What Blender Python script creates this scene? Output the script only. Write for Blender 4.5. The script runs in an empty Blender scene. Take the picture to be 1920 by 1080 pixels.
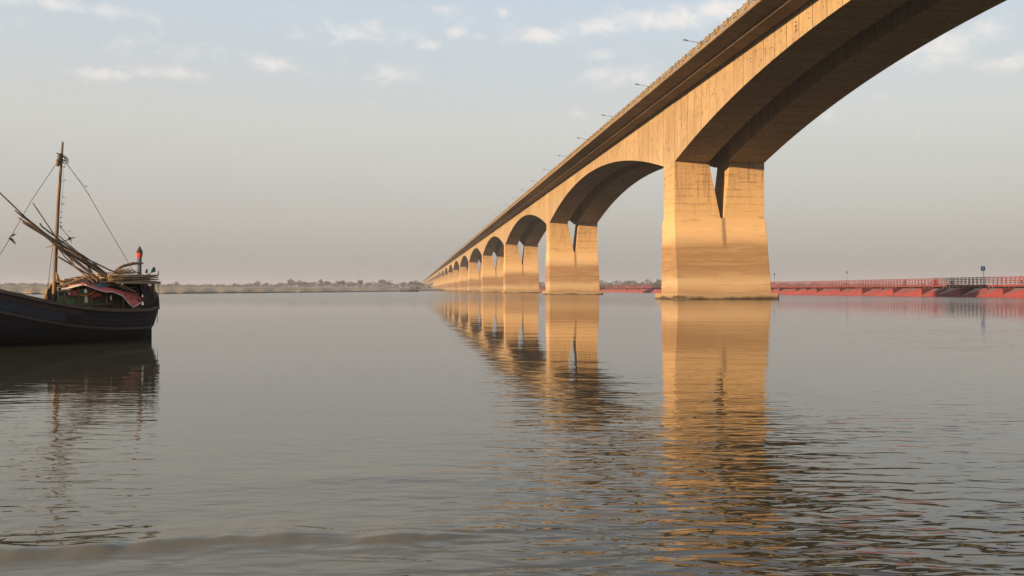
import bpy, bmesh, math, random
import numpy as np
from mathutils import Vector, Matrix
C = bpy.context.scene.collection
S = bpy.context.scene
R = math.radians
random.seed(7)
rng = np.random.default_rng(11)

# ------------------------------------------------------------------ camera
F = 1550.0            # focal length in pixels of a 1920 wide picture
HC = 1.56             # eye height above the water
HOR = 543.0           # row of the horizon
cam_d = bpy.data.cameras.new('camera'); cam = bpy.data.objects.new('camera', cam_d); C.objects.link(cam)
cam.location = (0, 0, HC)
cam.rotation_euler = (R(90) + math.atan((HOR - 540) / F), 0, 0)
cam_d.sensor_width = 36; cam_d.lens = 36 * F / 1920
cam_d.clip_start = 0.1; cam_d.clip_end = 20000
S.camera = cam

# ------------------------------------------------------------------ light
BR = math.atan(0.12)                     # the bridge runs this much to the left of the view
U = Vector((-math.sin(BR), math.cos(BR), 0)); V = Vector((math.cos(BR), math.sin(BR), 0))
SUN_EL = 10.5
h = (-V * math.cos(R(30.5)) - U * math.sin(R(30.5))).normalized()
to_sun = Vector((h.x * math.cos(R(SUN_EL)), h.y * math.cos(R(SUN_EL)), math.sin(R(SUN_EL))))
sl = bpy.data.lights.new('sun', 'SUN'); sun = bpy.data.objects.new('sun', sl); C.objects.link(sun)
sl.energy = 5.0; sl.angle = R(0.6); sl.color = (1.0, 0.625, 0.315)
sun.rotation_euler = (-to_sun).to_track_quat('-Z', 'Y').to_euler()
sun.location = (-60, -40, 80)

SKY_STRENGTH = 0.07
w = bpy.data.worlds.new('World'); S.world = w; w.use_nodes = True
nt = w.node_tree; nt.nodes.clear()

class NT:
    """small node-tree writer"""
    def __init__(s, tree): s.t = tree
    def n(s, kind, **kw):
        nd = s.t.nodes.new(kind)
        for k, v in kw.items(): setattr(nd, k, v)
        return nd
    def put(s, sock, val):
        if isinstance(val, bpy.types.NodeSocket): s.t.links.new(val, sock)
        elif isinstance(val, (tuple, list)) and sock.type == 'RGBA' and len(val) == 3: sock.default_value = (*val, 1)
        else: sock.default_value = val
    def m(s, op, a, b=0.0, c=None, clamp=False):
        nd = s.n('ShaderNodeMath', operation=op, use_clamp=clamp)
        s.put(nd.inputs[0], a); s.put(nd.inputs[1], b)
        if c is not None: s.put(nd.inputs[2], c)
        return nd.outputs[0]
    def noise(s, vec, scale, detail=4, rough=0.55, dist=0.0):
        nd = s.n('ShaderNodeTexNoise'); s.put(nd.inputs['Vector'], vec)
        nd.inputs['Scale'].default_value = scale; nd.inputs['Detail'].default_value = detail
        nd.inputs['Roughness'].default_value = rough; nd.inputs['Distortion'].default_value = dist
        return nd.outputs['Fac']
    def scaled(s, vec, sc, rot=(0, 0, 0), loc=(0, 0, 0)):
        nd = s.n('ShaderNodeMapping'); s.put(nd.inputs['Vector'], vec)
        nd.inputs['Scale'].default_value = sc; nd.inputs['Rotation'].default_value = rot; nd.inputs['Location'].default_value = loc
        return nd.outputs[0]
    def ramp(s, fac, stops, interp='LINEAR'):
        nd = s.n('ShaderNodeValToRGB'); nd.color_ramp.interpolation = interp
        el = nd.color_ramp.elements
        while len(el) < len(stops): el.new(0.5)
        for e, (p, c) in zip(el, stops):
            e.position = p; e.color = (*c, 1) if len(c) == 3 else c
        s.put(nd.inputs[0], fac)
        return nd.outputs[0]
    def step(s, x, lo, hi):
        nd = s.n('ShaderNodeMapRange', interpolation_type='SMOOTHSTEP')
        s.put(nd.inputs[0], x); s.put(nd.inputs[1], lo); s.put(nd.inputs[2], hi)
        nd.inputs[3].default_value = 0; nd.inputs[4].default_value = 1
        return nd.outputs[0]
    def mix(s, f, a, b, blend='MIX'):
        nd = s.n('ShaderNodeMix', data_type='RGBA', blend_type=blend)
        s.put(nd.inputs[0], f); s.put(nd.inputs[6], a); s.put(nd.inputs[7], b)
        return nd.outputs[2]
    def xyz(s, vec):
        nd = s.n('ShaderNodeSeparateXYZ'); s.put(nd.inputs[0], vec); return nd.outputs
    def comb(s, x, y, z):
        nd = s.n('ShaderNodeCombineXYZ')
        for i, q in enumerate((x, y, z)): s.put(nd.inputs[i], q)
        return nd.outputs[0]

N = NT(nt)
sky = N.n('ShaderNodeTexSky', sky_type='NISHITA', sun_disc=False)
sky.sun_elevation = R(SUN_EL); sky.sun_rotation = math.atan2(to_sun.x, to_sun.y) % (2 * math.pi)
sky.air_density = 1.0; sky.dust_density = 4.0; sky.ozone_density = 1.0
tc = N.n('ShaderNodeTexCoord')
dx, dy, dz = N.xyz(tc.outputs['Generated'])[:3]
el = N.m('ARCSINE', dz); az = N.m('ARCTAN2', dx, dy)
# dusty air: pale blue overhead, cream and rose towards the skyline
dust = N.ramp(N.m('DIVIDE', el, R(40), clamp=True), [(0.0, (3.3, 3.2, 3.1)), (0.12, (4.8, 4.55, 4.25)), (0.27, (6.0, 5.85, 5.45)),
                                                    (0.45, (5.55, 6.15, 6.65)), (0.75, (4.5, 5.5, 6.9)), (1.0, (3.8, 5.0, 6.8))])
base = N.mix(0.75, sky.outputs[0], dust)
# small fair-weather clouds where the afternoon left them
cn = N.noise(N.scaled(N.comb(az, el, 0.0), (1, 1.5, 1)), 26, 9, 0.66, 0.4)
blobs = [(190,138,48,13,1),(320,137,75,12,1),(515,122,50,15,1),(730,142,60,22,.9),(70,4,150,12,1),(825,18,36,10,.9),(855,60,20,10,1),
         (940,22,16,9,.9),(1010,66,75,16,1.05),(1120,104,32,12,1),(1250,38,110,20,1.25),(1345,18,60,18,1.2),(1140,50,70,15,1.15),(1160,142,85,20,1.05),
         (1750,95,60,32,1.1),(1880,118,38,14,1.1),(800,88,28,9,.8),(1070,215,40,12,.7),(905,66,22,9,.8),(660,60,110,22,.75),(300,90,160,20,.5),
         (1600,200,150,25,.45),(1850,60,90,20,.6)]
tot = None
for bx_, by_, sx_, sy_, st_ in blobs:
    rr = math.hypot(F, bx_ - 960)
    a0 = math.atan((bx_ - 960) / F); e0 = math.atan((HOR - by_) / rr)
    qa = N.m('MULTIPLY', N.m('SUBTRACT', az, a0), F / sx_ * 0.9); qe = N.m('MULTIPLY', N.m('SUBTRACT', el, e0), F / sy_ * 0.9)
    g = N.m('MULTIPLY', N.m('EXPONENT', N.m('MULTIPLY', N.m('ADD', N.m('MULTIPLY', qa, qa), N.m('MULTIPLY', qe, qe)), -1.0)), st_)
    tot = g if tot is None else N.m('MAXIMUM', tot, g)
wide = N.m('MULTIPLY', N.noise(N.scaled(N.comb(az, el, 0.0), (1, 2.6, 1), loc=(3, 1, 0)), 5, 5, 0.6), N.step(el, 0.09, 0.3))
dens = N.m('ADD', N.m('MULTIPLY', tot, 0.6), N.m('MULTIPLY', wide, 0.235))
dens = N.step(N.m('ADD', dens, N.m('MULTIPLY', N.m('SUBTRACT', cn, 0.5), 1.7)), 0.2, 1.15)
col = N.mix(N.m('MULTIPLY', dens, 0.78), base, (7.5, 6.95, 6.5))
bg = N.n('ShaderNodeBackground'); N.put(bg.inputs[0], col); bg.inputs[1].default_value = SKY_STRENGTH
wo = N.n('ShaderNodeOutputWorld'); nt.links.new(bg.outputs[0], wo.inputs[0])

vs = S.view_settings
S.display_settings.display_device = 'sRGB'
vs.view_transform = 'Standard'; vs.look = 'None'; vs.exposure = 0.9; vs.gamma = 1.0
vs.use_curve_mapping = False
S.render.engine = 'CYCLES'
S.cycles.use_denoising = True
S.cycles.max_bounces = 6; S.cycles.diffuse_bounces = 3; S.cycles.glossy_bounces = 3; S.cycles.volume_bounces = 0
S.cycles.transparent_max_bounces = 8
S.cycles.caustics_reflective = False; S.cycles.caustics_refractive = False

# ------------------------------------------------------------------ helpers
def tag(o, label=None, cat=None, group=None, kind=None):
    if label: o['label'] = label
    if cat: o['category'] = cat
    if group: o['group'] = group
    if kind: o['kind'] = kind
    return o

def empty(name, loc=(0, 0, 0), rz=0.0, parent=None):
    o = bpy.data.objects.new(name, None); C.objects.link(o)
    o.location = loc; o.rotation_euler = (0, 0, rz); o.empty_display_size = 0.3
    if parent: o.parent = parent
    return o

def link(name, me, parent=None, loc=(0, 0, 0), rz=0.0):
    o = bpy.data.objects.new(name, me); C.objects.link(o)
    o.location = loc; o.rotation_euler = (0, 0, rz)
    if parent: o.parent = parent
    return o

class MB:
    """collects shapes into one mesh"""
    def __init__(s): s.v = []; s.f = []; s.mi = []; s.sm = []
    def add(s, vs_, fs, mi=0, smooth=False):
        b = len(s.v); s.v += [tuple(p) for p in vs_]
        for f in fs: s.f.append(tuple(b + i for i in f)); s.mi.append(mi); s.sm.append(smooth)
    def box(s, x0, x1, y0, y1, z0, z1, mi=0):
        s.add([(x0,y0,z0),(x1,y0,z0),(x1,y1,z0),(x0,y1,z0),(x0,y0,z1),(x1,y0,z1),(x1,y1,z1),(x0,y1,z1)],
              [(0,3,2,1),(4,5,6,7),(0,1,5,4),(1,2,6,5),(2,3,7,6),(3,0,4,7)], mi)
    def loft(s, rings, mi=0, smooth=False, caps=True, closed=True):
        b = len(s.v); n = len(rings[0])
        for r in rings: s.v += [tuple(p) for p in r]
        for i in range(len(rings) - 1):
            for j in range(n if closed else n - 1):
                k = (j + 1) % n
                s.f.append((b+i*n+j, b+i*n+k, b+(i+1)*n+k, b+(i+1)*n+j)); s.mi.append(mi); s.sm.append(smooth)
        if caps and closed:
            s.f.append(tuple(b + j for j in range(n))[::-1]); s.mi.append(mi); s.sm.append(False)
            e = b + (len(rings) - 1) * n
            s.f.append(tuple(e + j for j in range(n))); s.mi.append(mi); s.sm.append(False)
    def tube(s, pts, r, n=8, mi=0, smooth=True):
        pts = [Vector(p) for p in pts]; rad = r if isinstance(r, (list, tuple)) else [r] * len(pts)
        rings = []; ref = None
        for i, p in enumerate(pts):
            d = (pts[min(i+1, len(pts)-1)] - pts[max(i-1, 0)]).normalized()
            if ref is None: ref = Vector((0, 0, 1)) if abs(d.z) < .9 else Vector((1, 0, 0))
            a = d.cross(ref).normalized(); b = d.cross(a).normalized(); ref = -b if ref.dot(b) < 0 else b
            a = d.cross(ref).normalized(); b = ref - d * ref.dot(d); b.normalize()
            rings.append([p + (a * math.cos(t) + b * math.sin(t)) * rad[i] for t in [2 * math.pi * q / n for q in range(n)]])
        s.loft(rings, mi, smooth)
    def build(s, name, mats, parent=None, loc=(0, 0, 0), rz=0.0, fix=True):
        me = s.mesh(name, mats, fix); return link(name, me, parent, loc, rz)
    def mesh(s, name, mats, fix=True):
        me = bpy.data.meshes.new(name); me.from_pydata(s.v, [], s.f); me.update()
        for m_ in (mats if isinstance(mats, (list, tuple)) else [mats]): me.materials.append(m_)
        me.polygons.foreach_set('material_index', s.mi); me.polygons.foreach_set('use_smooth', s.sm)
        if fix:
            bm = bmesh.new(); bm.from_mesh(me); bmesh.ops.recalc_face_normals(bm, faces=bm.faces); bm.to_mesh(me); bm.free()
        return me

def new_mat(name):
    m_ = bpy.data.materials.new(name); m_.use_nodes = True
    t = m_.node_tree; t.nodes.clear(); n_ = NT(t)
    b = n_.n('ShaderNodeBsdfPrincipled'); o = n_.n('ShaderNodeOutputMaterial'); t.links.new(b.outputs[0], o.inputs[0])
    return m_, n_, b

def simple(name, col, rough=0.7, var=0.25, scale=6.0, stretch=(1, 1, 1), bump=0.0, metallic=0.0, second=None):
    """one worn material: base colour broken by noise"""
    m_, n_, b = new_mat(name)
    tc_ = n_.n('ShaderNodeTexCoord').outputs['Object']
    p = n_.scaled(tc_, stretch)
    f = n_.noise(p, scale, 6, 0.65)
    f2 = n_.noise(p, scale * 0.23, 3, 0.5)
    f = n_.step(n_.m('ADD', n_.m('MULTIPLY', f, .6), n_.m('MULTIPLY', f2, .4)), .3, .7)
    lo = tuple(c * (1 - var) for c in col) if second is None else second
    hi = tuple(min(1, c * (1 + var)) for c in col)
    n_.put(b.inputs['Base Color'], n_.mix(f, lo, hi))
    b.inputs['Roughness'].default_value = rough; b.inputs['Metallic'].default_value = metallic
    if bump:
        bp_ = n_.n('ShaderNodeBump'); bp_.inputs['Strength'].default_value = 1; bp_.inputs['Distance'].default_value = bump
        n_.put(bp_.inputs['Height'], f); n_.put(b.inputs['Normal'], bp_.outputs[0])
    return m_

# ------------------------------------------------------------------ concrete of the bridge
def bridge_pos(n_):
    g = n_.n('ShaderNodeNewGeometry').outputs['Position']
    r = n_.n('ShaderNodeVectorRotate', rotation_type='Z_AXIS'); n_.put(r.inputs['Vector'], g); r.inputs['Angle'].default_value = -BR
    return r.outputs[0]        # x across the bridge, y along it, z up

def line(n_, x, period, width, offset=0.0):
    """1 on a thin line every period"""
    q = n_.m('FRACT', n_.m('DIVIDE', n_.m('ADD', x, offset), period))
    d = n_.m('MULTIPLY', n_.m('MINIMUM', q, n_.m('SUBTRACT', 1.0, q)), period)
    return n_.m('SUBTRACT', 1.0, n_.step(d, width * .4, width))

def concrete_girder():
    m_, n_, b = new_mat('girder concrete')
    p = bridge_pos(n_); x, y, z = n_.xyz(p)[:3]
    big = n_.noise(p, .12, 4, .6); mid = n_.noise(p, .9, 6, .65); fine = n_.noise(p, 7, 5, .7)
    streak = n_.noise(n_.scaled(p, (1, 1.6, .05)), 1.4, 5, .65)
    col = n_.mix(n_.step(big, .3, .7), (.32, .25, .158), (.40, .315, .20))
    seg = n_.n('ShaderNodeTexWhiteNoise', noise_dimensions='1D')
    n_.put(seg.inputs['W'], n_.m('FLOOR', n_.m('DIVIDE', n_.m('ADD', y, -69.5), 3.025)))
    col = n_.mix(n_.m('MULTIPLY', seg.outputs[0], .35), col, n_.mix(1.0, col, (.75, .73, .7), 'MULTIPLY'))
    col = n_.mix(n_.m('MULTIPLY', n_.step(streak, .49, .70), .55), col, (.165, .115, .067))
    col = n_.mix(n_.m('MULTIPLY', n_.step(mid, .52, .72), .55), col, (.17, .125, .075))
    col = n_.mix(n_.m('MULTIPLY', n_.step(fine, .6, .85), .3), col, (.18, .135, .085))
    jl = line(n_, y, 3.025, .085, -69.5)
    jm = n_.step(n_.noise(n_.scaled(p, (.2, 1, .25)), .9, 4, .6), .28, .5)
    j2 = n_.m('MULTIPLY', line(n_, y, 1.0083, .05, -69.5), n_.step(n_.noise(n_.scaled(p, (.2, 1.4, .12)), 1.1, 4, .6), .45, .62))
    col = n_.mix(n_.m('MULTIPLY', j2, .28), col, (.12, .085, .05))
    edge = n_.noise(n_.scaled(p, (1, .6, .9)), 1.3, 6, .72)
    col = n_.mix(n_.m('MULTIPLY', n_.step(edge, .57, .68), .65), col, (.10, .072, .045))
    col = n_.mix(n_.m('MULTIPLY', jl, n_.m('MULTIPLY', jm, .9)), col, (.07, .05, .032))
    hl = line(n_, z, 1.25, .03)
    col = n_.mix(n_.m('MULTIPLY', hl, n_.m('MULTIPLY', n_.step(mid, .5, .7), .35)), col, (.15, .11, .07))
    n_.put(b.inputs['Base Color'], col); b.inputs['Roughness'].default_value = .9; b.inputs['Specular IOR Level'].default_value = .2
    bp_ = n_.n('ShaderNodeBump'); bp_.inputs['Strength'].default_value = .8; bp_.inputs['Distance'].default_value = .03
    n_.put(bp_.inputs['Height'], n_.m('SUBTRACT', mid, n_.m('MULTIPLY', jl, .8))); n_.put(b.inputs['Normal'], bp_.outputs[0])
    return m_

def concrete_pier():
    m_, n_, b = new_mat('pier concrete')
    p = bridge_pos(n_); x, y, z = n_.xyz(p)[:3]
    big = n_.noise(p, .16, 4, .6); mid = n_.noise(p, .8, 6, .65); fine = n_.noise(p, 5, 6, .7)
    flat = n_.noise(n_.scaled(p, (.10, .10, 1.0)), 1.5, 6, .6)
    zz = n_.m('ADD', z, n_.m('ADD', n_.m('MULTIPLY', n_.m('SUBTRACT', big, .5), 1.6), n_.m('MULTIPLY', n_.m('SUBTRACT', fine, .5), .5)))
    H = 26.0
    col = n_.ramp(n_.m('DIVIDE', zz, H, clamp=True), [(0.00, (.035, .03, .022)), (.008, (.07, .055, .038)), (.02, (0.308, 0.231, 0.139)), (.045, (0.271, 0.196, 0.113)), (.065, (0.347, 0.253, 0.151)),
        (.105, (0.431, 0.329, 0.211)), (.13, (0.374, 0.276, 0.168)), (.155, (0.290, 0.201, 0.113)), (.20, (0.253, 0.169, 0.093)), (.27, (0.281, 0.192, 0.106)), (.325, (0.290, 0.204, 0.113)),
        (.36, (0.394, 0.293, 0.173)), (.43, (0.431, 0.320, 0.186)), (.50, (0.402, 0.298, 0.168)), (.60, (0.394, 0.293, 0.168)), (.72, (0.374, 0.276, 0.160)), (.84, (0.337, 0.245, 0.144)), (1.0, (0.374, 0.280, 0.168))])
    col = n_.mix(1.0, col, n_.ramp(n_.m('DIVIDE', z, H, clamp=True), [(0.0, (1, 1, 1)), (.15, (1, 1, 1)), (.32, (.95, .9, .85)), (.40, (1.28, 1.25, 1.2)), (.60, (1.25, 1.2, 1.1)), (1.0, (1.15, 1.1, 1.05))]), 'MULTIPLY')
    tide = line(n_, n_.m('ADD', z, n_.m('MULTIPLY', n_.m('SUBTRACT', big, .5), .3)), 1.37, .10, .5)
    col = n_.mix(n_.m('MULTIPLY', tide, n_.m('MULTIPLY', n_.step(n_.noise(n_.scaled(p, (.3, .3, 2)), .8, 5, .7), .42, .62), n_.m('SUBTRACT', .75, n_.m('MULTIPLY', n_.step(z, 9.0, 11.0), .75)))), col, (.42, .30, .17))
    # flood marks: level lines of paler and darker silt
    col = n_.mix(n_.m('MULTIPLY', n_.step(flat, .53, .62), n_.m('MULTIPLY', n_.m('SUBTRACT', 1.0, n_.step(z, 9.0, 12.5)), .4)), col, (0.367, 0.289, 0.187))
    col = n_.mix(n_.m('MULTIPLY', n_.step(n_.m('SUBTRACT', 1.0, flat),   .54, .68), .38), col, (0.156, 0.113, 0.066))
    lift = line(n_, n_.m('ADD', z, n_.m('MULTIPLY', n_.m('SUBTRACT', mid, .5), .22)), 1.18, .075, .1)
    lm = n_.m('MULTIPLY', n_.step(z, 12.5, 16.0), n_.step(n_.noise(n_.scaled(p, (1, 1, .6)), .55, 6, .75), .44, .56))
    col = n_.mix(n_.m('MULTIPLY', lift, n_.m('MULTIPLY', lm, .65)), col, (.10, .07, .045))
    drip = n_.noise(n_.scaled(p, (2.2, 2.2, .12)), 1.2, 5, .7)
    col = n_.mix(n_.m('MULTIPLY', n_.step(drip, .49, .64), n_.m('MULTIPLY', n_.step(z, 11.0, 20.0), .6)), col, (0.148, 0.109, 0.066))
    blot = n_.noise(n_.scaled(p, (1, 1, 1.8)), 1.1, 7, .75)
    col = n_.mix(n_.m('MULTIPLY', n_.step(blot, .54, .66), n_.m('MULTIPLY', n_.step(z, 15.0, 21.0), .75)), col, (.13, .095, .06))
    xo = n_.m('ABSOLUTE', n_.m('SUBTRACT', x, n_.m('ADD', 49.2, n_.m('MULTIPLY', n_.m('SUBTRACT', mid, .5), .4))))
    run = n_.m('MULTIPLY', n_.m('SUBTRACT', 1.0, n_.step(xo, .15, .5)), n_.m('MULTIPLY', n_.step(z, 7.0, 9.5), n_.m('SUBTRACT', 1.0, n_.step(z, 13.0, 13.2))))
    col = n_.mix(n_.m('MULTIPLY', run, .7), col, (.14, .105, .07))
    col = n_.mix(n_.m('MULTIPLY', n_.step(fine, .56, .8), .3), col, (0.187, 0.140, 0.086))
    n_.put(b.inputs['Base Color'], col); b.inputs['Roughness'].default_value = .9; b.inputs['Specular IOR Level'].default_value = .2
    bp_ = n_.n('ShaderNodeBump'); bp_.inputs['Strength'].default_value = .8; bp_.inputs['Distance'].default_value = .04
    n_.put(bp_.inputs['Height'], n_.m('SUBTRACT', n_.m('ADD', mid, n_.m('MULTIPLY', flat, .5)), n_.m('MULTIPLY', lift, .5))); n_.put(b.inputs['Normal'], bp_.outputs[0])
    return m_

def concrete_deck():
    m_, n_, b = new_mat('deck concrete')
    p = bridge_pos(n_); x, y, z = n_.xyz(p)[:3]
    big = n_.noise(p, .2, 4, .6); mid = n_.noise(p, 1.1, 6, .65)
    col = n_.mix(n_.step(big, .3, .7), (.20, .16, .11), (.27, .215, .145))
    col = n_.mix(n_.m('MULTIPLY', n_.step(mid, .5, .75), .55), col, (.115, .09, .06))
    seg = n_.n('ShaderNodeTexWhiteNoise', noise_dimensions='1D')
    n_.put(seg.inputs['W'], n_.m('FLOOR', n_.m('DIVIDE', n_.m('ADD', y, -69.5), 3.025)))
    col = n_.mix(n_.m('MULTIPLY', seg.outputs[0], .5), col, n_.mix(1.0, col, (.7, .68, .66), 'MULTIPLY'))
    jl = line(n_, y, 3.025, .07, -69.5)
    col = n_.mix(n_.m('MULTIPLY', jl, .75), col, (.06, .045, .03))
    n_.put(b.inputs['Base Color'], col); b.inputs['Roughness'].default_value = .9; b.inputs['Specular IOR Level'].default_value = .2
    return m_

M_GIRD, M_PIER, M_DECK = concrete_girder(), concrete_pier(), concrete_deck()
M_MARK = simple('dark recess in concrete', (.05, .038, .026), .95)
M_RAIL = simple('weathered ochre paint', (.205, .15, .062), .75, .45, 1.5)
M_STEEL = simple('dull galvanised steel', (.12, .11, .10), .55, .2, 4, metallic=.3)
M_LAMP = simple('lamp housing', (.12, .105, .10), .5, .2, 4)
M_LENS = simple('milky lamp cover', (.5, .47, .42), .3, .1, 4)

# ------------------------------------------------------------------ water
def water_mesh():
    def axis(a, b, fine, lo, hi, grow=1.09):
        xs = list(np.arange(a, b + 1e-6, fine)); st = fine; x = b
        while x < hi: st *= grow; x += st; xs.append(min(x, hi))
        st = fine; x = a
        while x > lo: st *= grow; x -= st; xs.insert(0, max(x, lo))
        return np.array(xs)
    xs = axis(-4.6, 1.6, .035, -4200, 4200); ys = axis(4.2, 6.6, .02, -400, 4300)
    X, Y = np.meshgrid(xs, ys)
    # the little swell that is about to break on the near shore
    cx = np.array([-4.6, -2.98, -2.39, -1.76, -1.3, -.86, -.21, .35, 1.6]); cy = np.array([4.72, 4.83, 4.97, 5.13, 5.17, 5.15, 5.33, 5.42, 5.6])
    rw = np.random.default_rng(21)
    def wander(step):                       # smooth random line along X
        k = np.arange(-60, 61) * step; return np.interp(X, np.linspace(-60 * step, 60 * step, 1200), np.interp(np.linspace(-60 * step, 60 * step, 1200) , k, rw.standard_normal(121)))
    crest = np.interp(X, cx, cy) + .030 * wander(.55) + .012 * wander(.16) + .005 * wander(.07)
    amp = np.interp(X, [-6, -4.6, -3, -2, -.9, -.2, .5, 1.5], [0, .03, .036, .036, .031, .022, .010, 0]) * np.clip(.85 + .22 * wander(.35) + .12 * wander(.11), .25, 1.4)
    d = Y - crest
    Z = amp * np.where(d < 0, np.exp(-np.abs(d / .11) ** 1.6), np.exp(-(d / .30) ** 2))
    for q in range(5):                      # little broken wavelets before and behind it
        cq = np.interp(X, cx, cy) + (-.42 + .2 * q) + .05 * wander(.5) + .02 * wander(.15)
        Z += np.clip(.004 * wander(.3), 0, .012) * np.exp(-((Y - cq) / .05) ** 2) * np.exp(-((X + 1.8) / 2.2) ** 2)
    d2 = Y - (crest + .42 + .05 * np.sin(X * 3)); Z += .10 * amp * np.exp(-(d2 / .14) ** 2)
    d3 = Y - (6.9 - .12 * (X + 1.0) ** 2); a3 = np.exp(-((X + .9) / 1.1) ** 2) * .012; Z += a3 * np.exp(-(d3 / .22) ** 2)
    nx, ny = len(xs), len(ys)
    me = bpy.data.meshes.new('water')
    me.vertices.add(nx * ny); me.vertices.foreach_set('co', np.stack([X, Y, Z], -1).astype(np.float32).ravel())
    i = np.arange(nx - 1); j = np.arange(ny - 1); I, J = np.meshgrid(i, j); a = J * nx + I
    q = np.stack([a, a + 1, a + nx + 1, a + nx], -1).reshape(-1)
    nf = (nx - 1) * (ny - 1)
    me.loops.add(nf * 4); me.loops.foreach_set('vertex_index', q.astype(np.int32))
    me.polygons.add(nf); me.polygons.foreach_set('loop_start', (np.arange(nf) * 4).astype(np.int32))
    me.polygons.foreach_set('use_smooth', np.ones(nf, bool))
    me.update(); me.validate()
    return me

def water_mat():
    m_, n_, b = new_mat('silty river water')
    p = n_.n('ShaderNodeNewGeometry').outputs['Position']; x, y, z = n_.xyz(p)[:3]
    # gusts: patches where the breeze roughens the water, stronger towards the near shore
    gust = n_.step(n_.noise(n_.scaled(p, (.055, .11, 1), rot=(0, 0, R(-14))), 1.0, 4, .55, .4), .38, .66)
    ya = n_.m('ABSOLUTE', y)
    near = n_.m('MINIMUM', n_.m('POWER', n_.m('DIVIDE', 8.0, n_.m('ADD', ya, 1.0)), 1.85), 1.7)      # wavelets die down away from the shore
    far = n_.m('MINIMUM', n_.m('POWER', n_.m('DIVIDE', 13.0, n_.m('ADD', ya, 2.0)), 1.25), 1.0)
    # left of the bridge the water lies calmer
    east = n_.m('ADD', .5, n_.m('MULTIPLY', n_.step(n_.m('SUBTRACT', x, n_.m('MULTIPLY', n_.m('SUBTRACT', y, 5.0), .30)), -2.6, .6), .5))
    gu = n_.m('ADD', .5, n_.m('MULTIPLY', gust, .8))
    amp = n_.m('MULTIPLY', n_.m('MULTIPLY', near, east), gu)
    ampf = n_.m('MULTIPLY', n_.m('MULTIPLY', far, east), gu)
    def rip(rot, sx, sc, det, dist):
        return n_.noise(n_.scaled(p, (sx, 1, 0), rot=(0, 0, R(rot))), sc, det, .5, dist)
    r0 = rip(5, .32, 1.45, 1.5, .5); r1 = rip(13, .34, 6.2, 1.6, .7); r2 = rip(-10, .38, 9.0, 0, .5); r3 = rip(20, .4, 18, 2, .3); sw = rip(6, .25, .45, 2, .3)
    hgt = n_.m('ADD', n_.m('ADD', n_.m('MULTIPLY', r1, .0215), n_.m('MULTIPLY', r2, .0056)), n_.m('MULTIPLY', r3, .0004))
    hgt = n_.m('ADD', n_.m('MULTIPLY', hgt, amp), n_.m('ADD', n_.m('MULTIPLY', sw, .009), n_.m('MULTIPLY', n_.m('MULTIPLY', r0, .0215), ampf)))
    bp_ = n_.n('ShaderNodeBump'); bp_.inputs['Strength'].default_value = 1.0; bp_.inputs['Distance'].default_value = 1.0
    n_.put(bp_.inputs['Height'], hgt)
    n_.put(b.inputs['Normal'], bp_.outputs[0])
    silt = n_.noise(n_.scaled(p, (.12, .35, 1)), 1.0, 4, .6)
    shoal = n_.m('MULTIPLY', n_.m('SUBTRACT', 1.0, n_.step(n_.m('ADD', y, n_.m('MULTIPLY', silt, .8)), 5.0, 15.0)), n_.m('SUBTRACT', 1.0, n_.step(x, -1.5, 1.6)))
    n_.put(b.inputs['Base Color'], n_.mix(n_.m('MULTIPLY', shoal, .8), n_.mix(silt, (.036, .034, .021), (.050, .045, .029)), (.115, .102, .058)))
    n_.put(b.inputs['Roughness'], n_.m('ADD', .012, n_.m('MULTIPLY', n_.step(ya, 15.0, 150.0), .13))); b.inputs['IOR'].default_value = 1.40
    return m_

water = link('water', water_mesh()); water.data.materials.append(water_mat()); tag(water, kind='structure')

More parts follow.
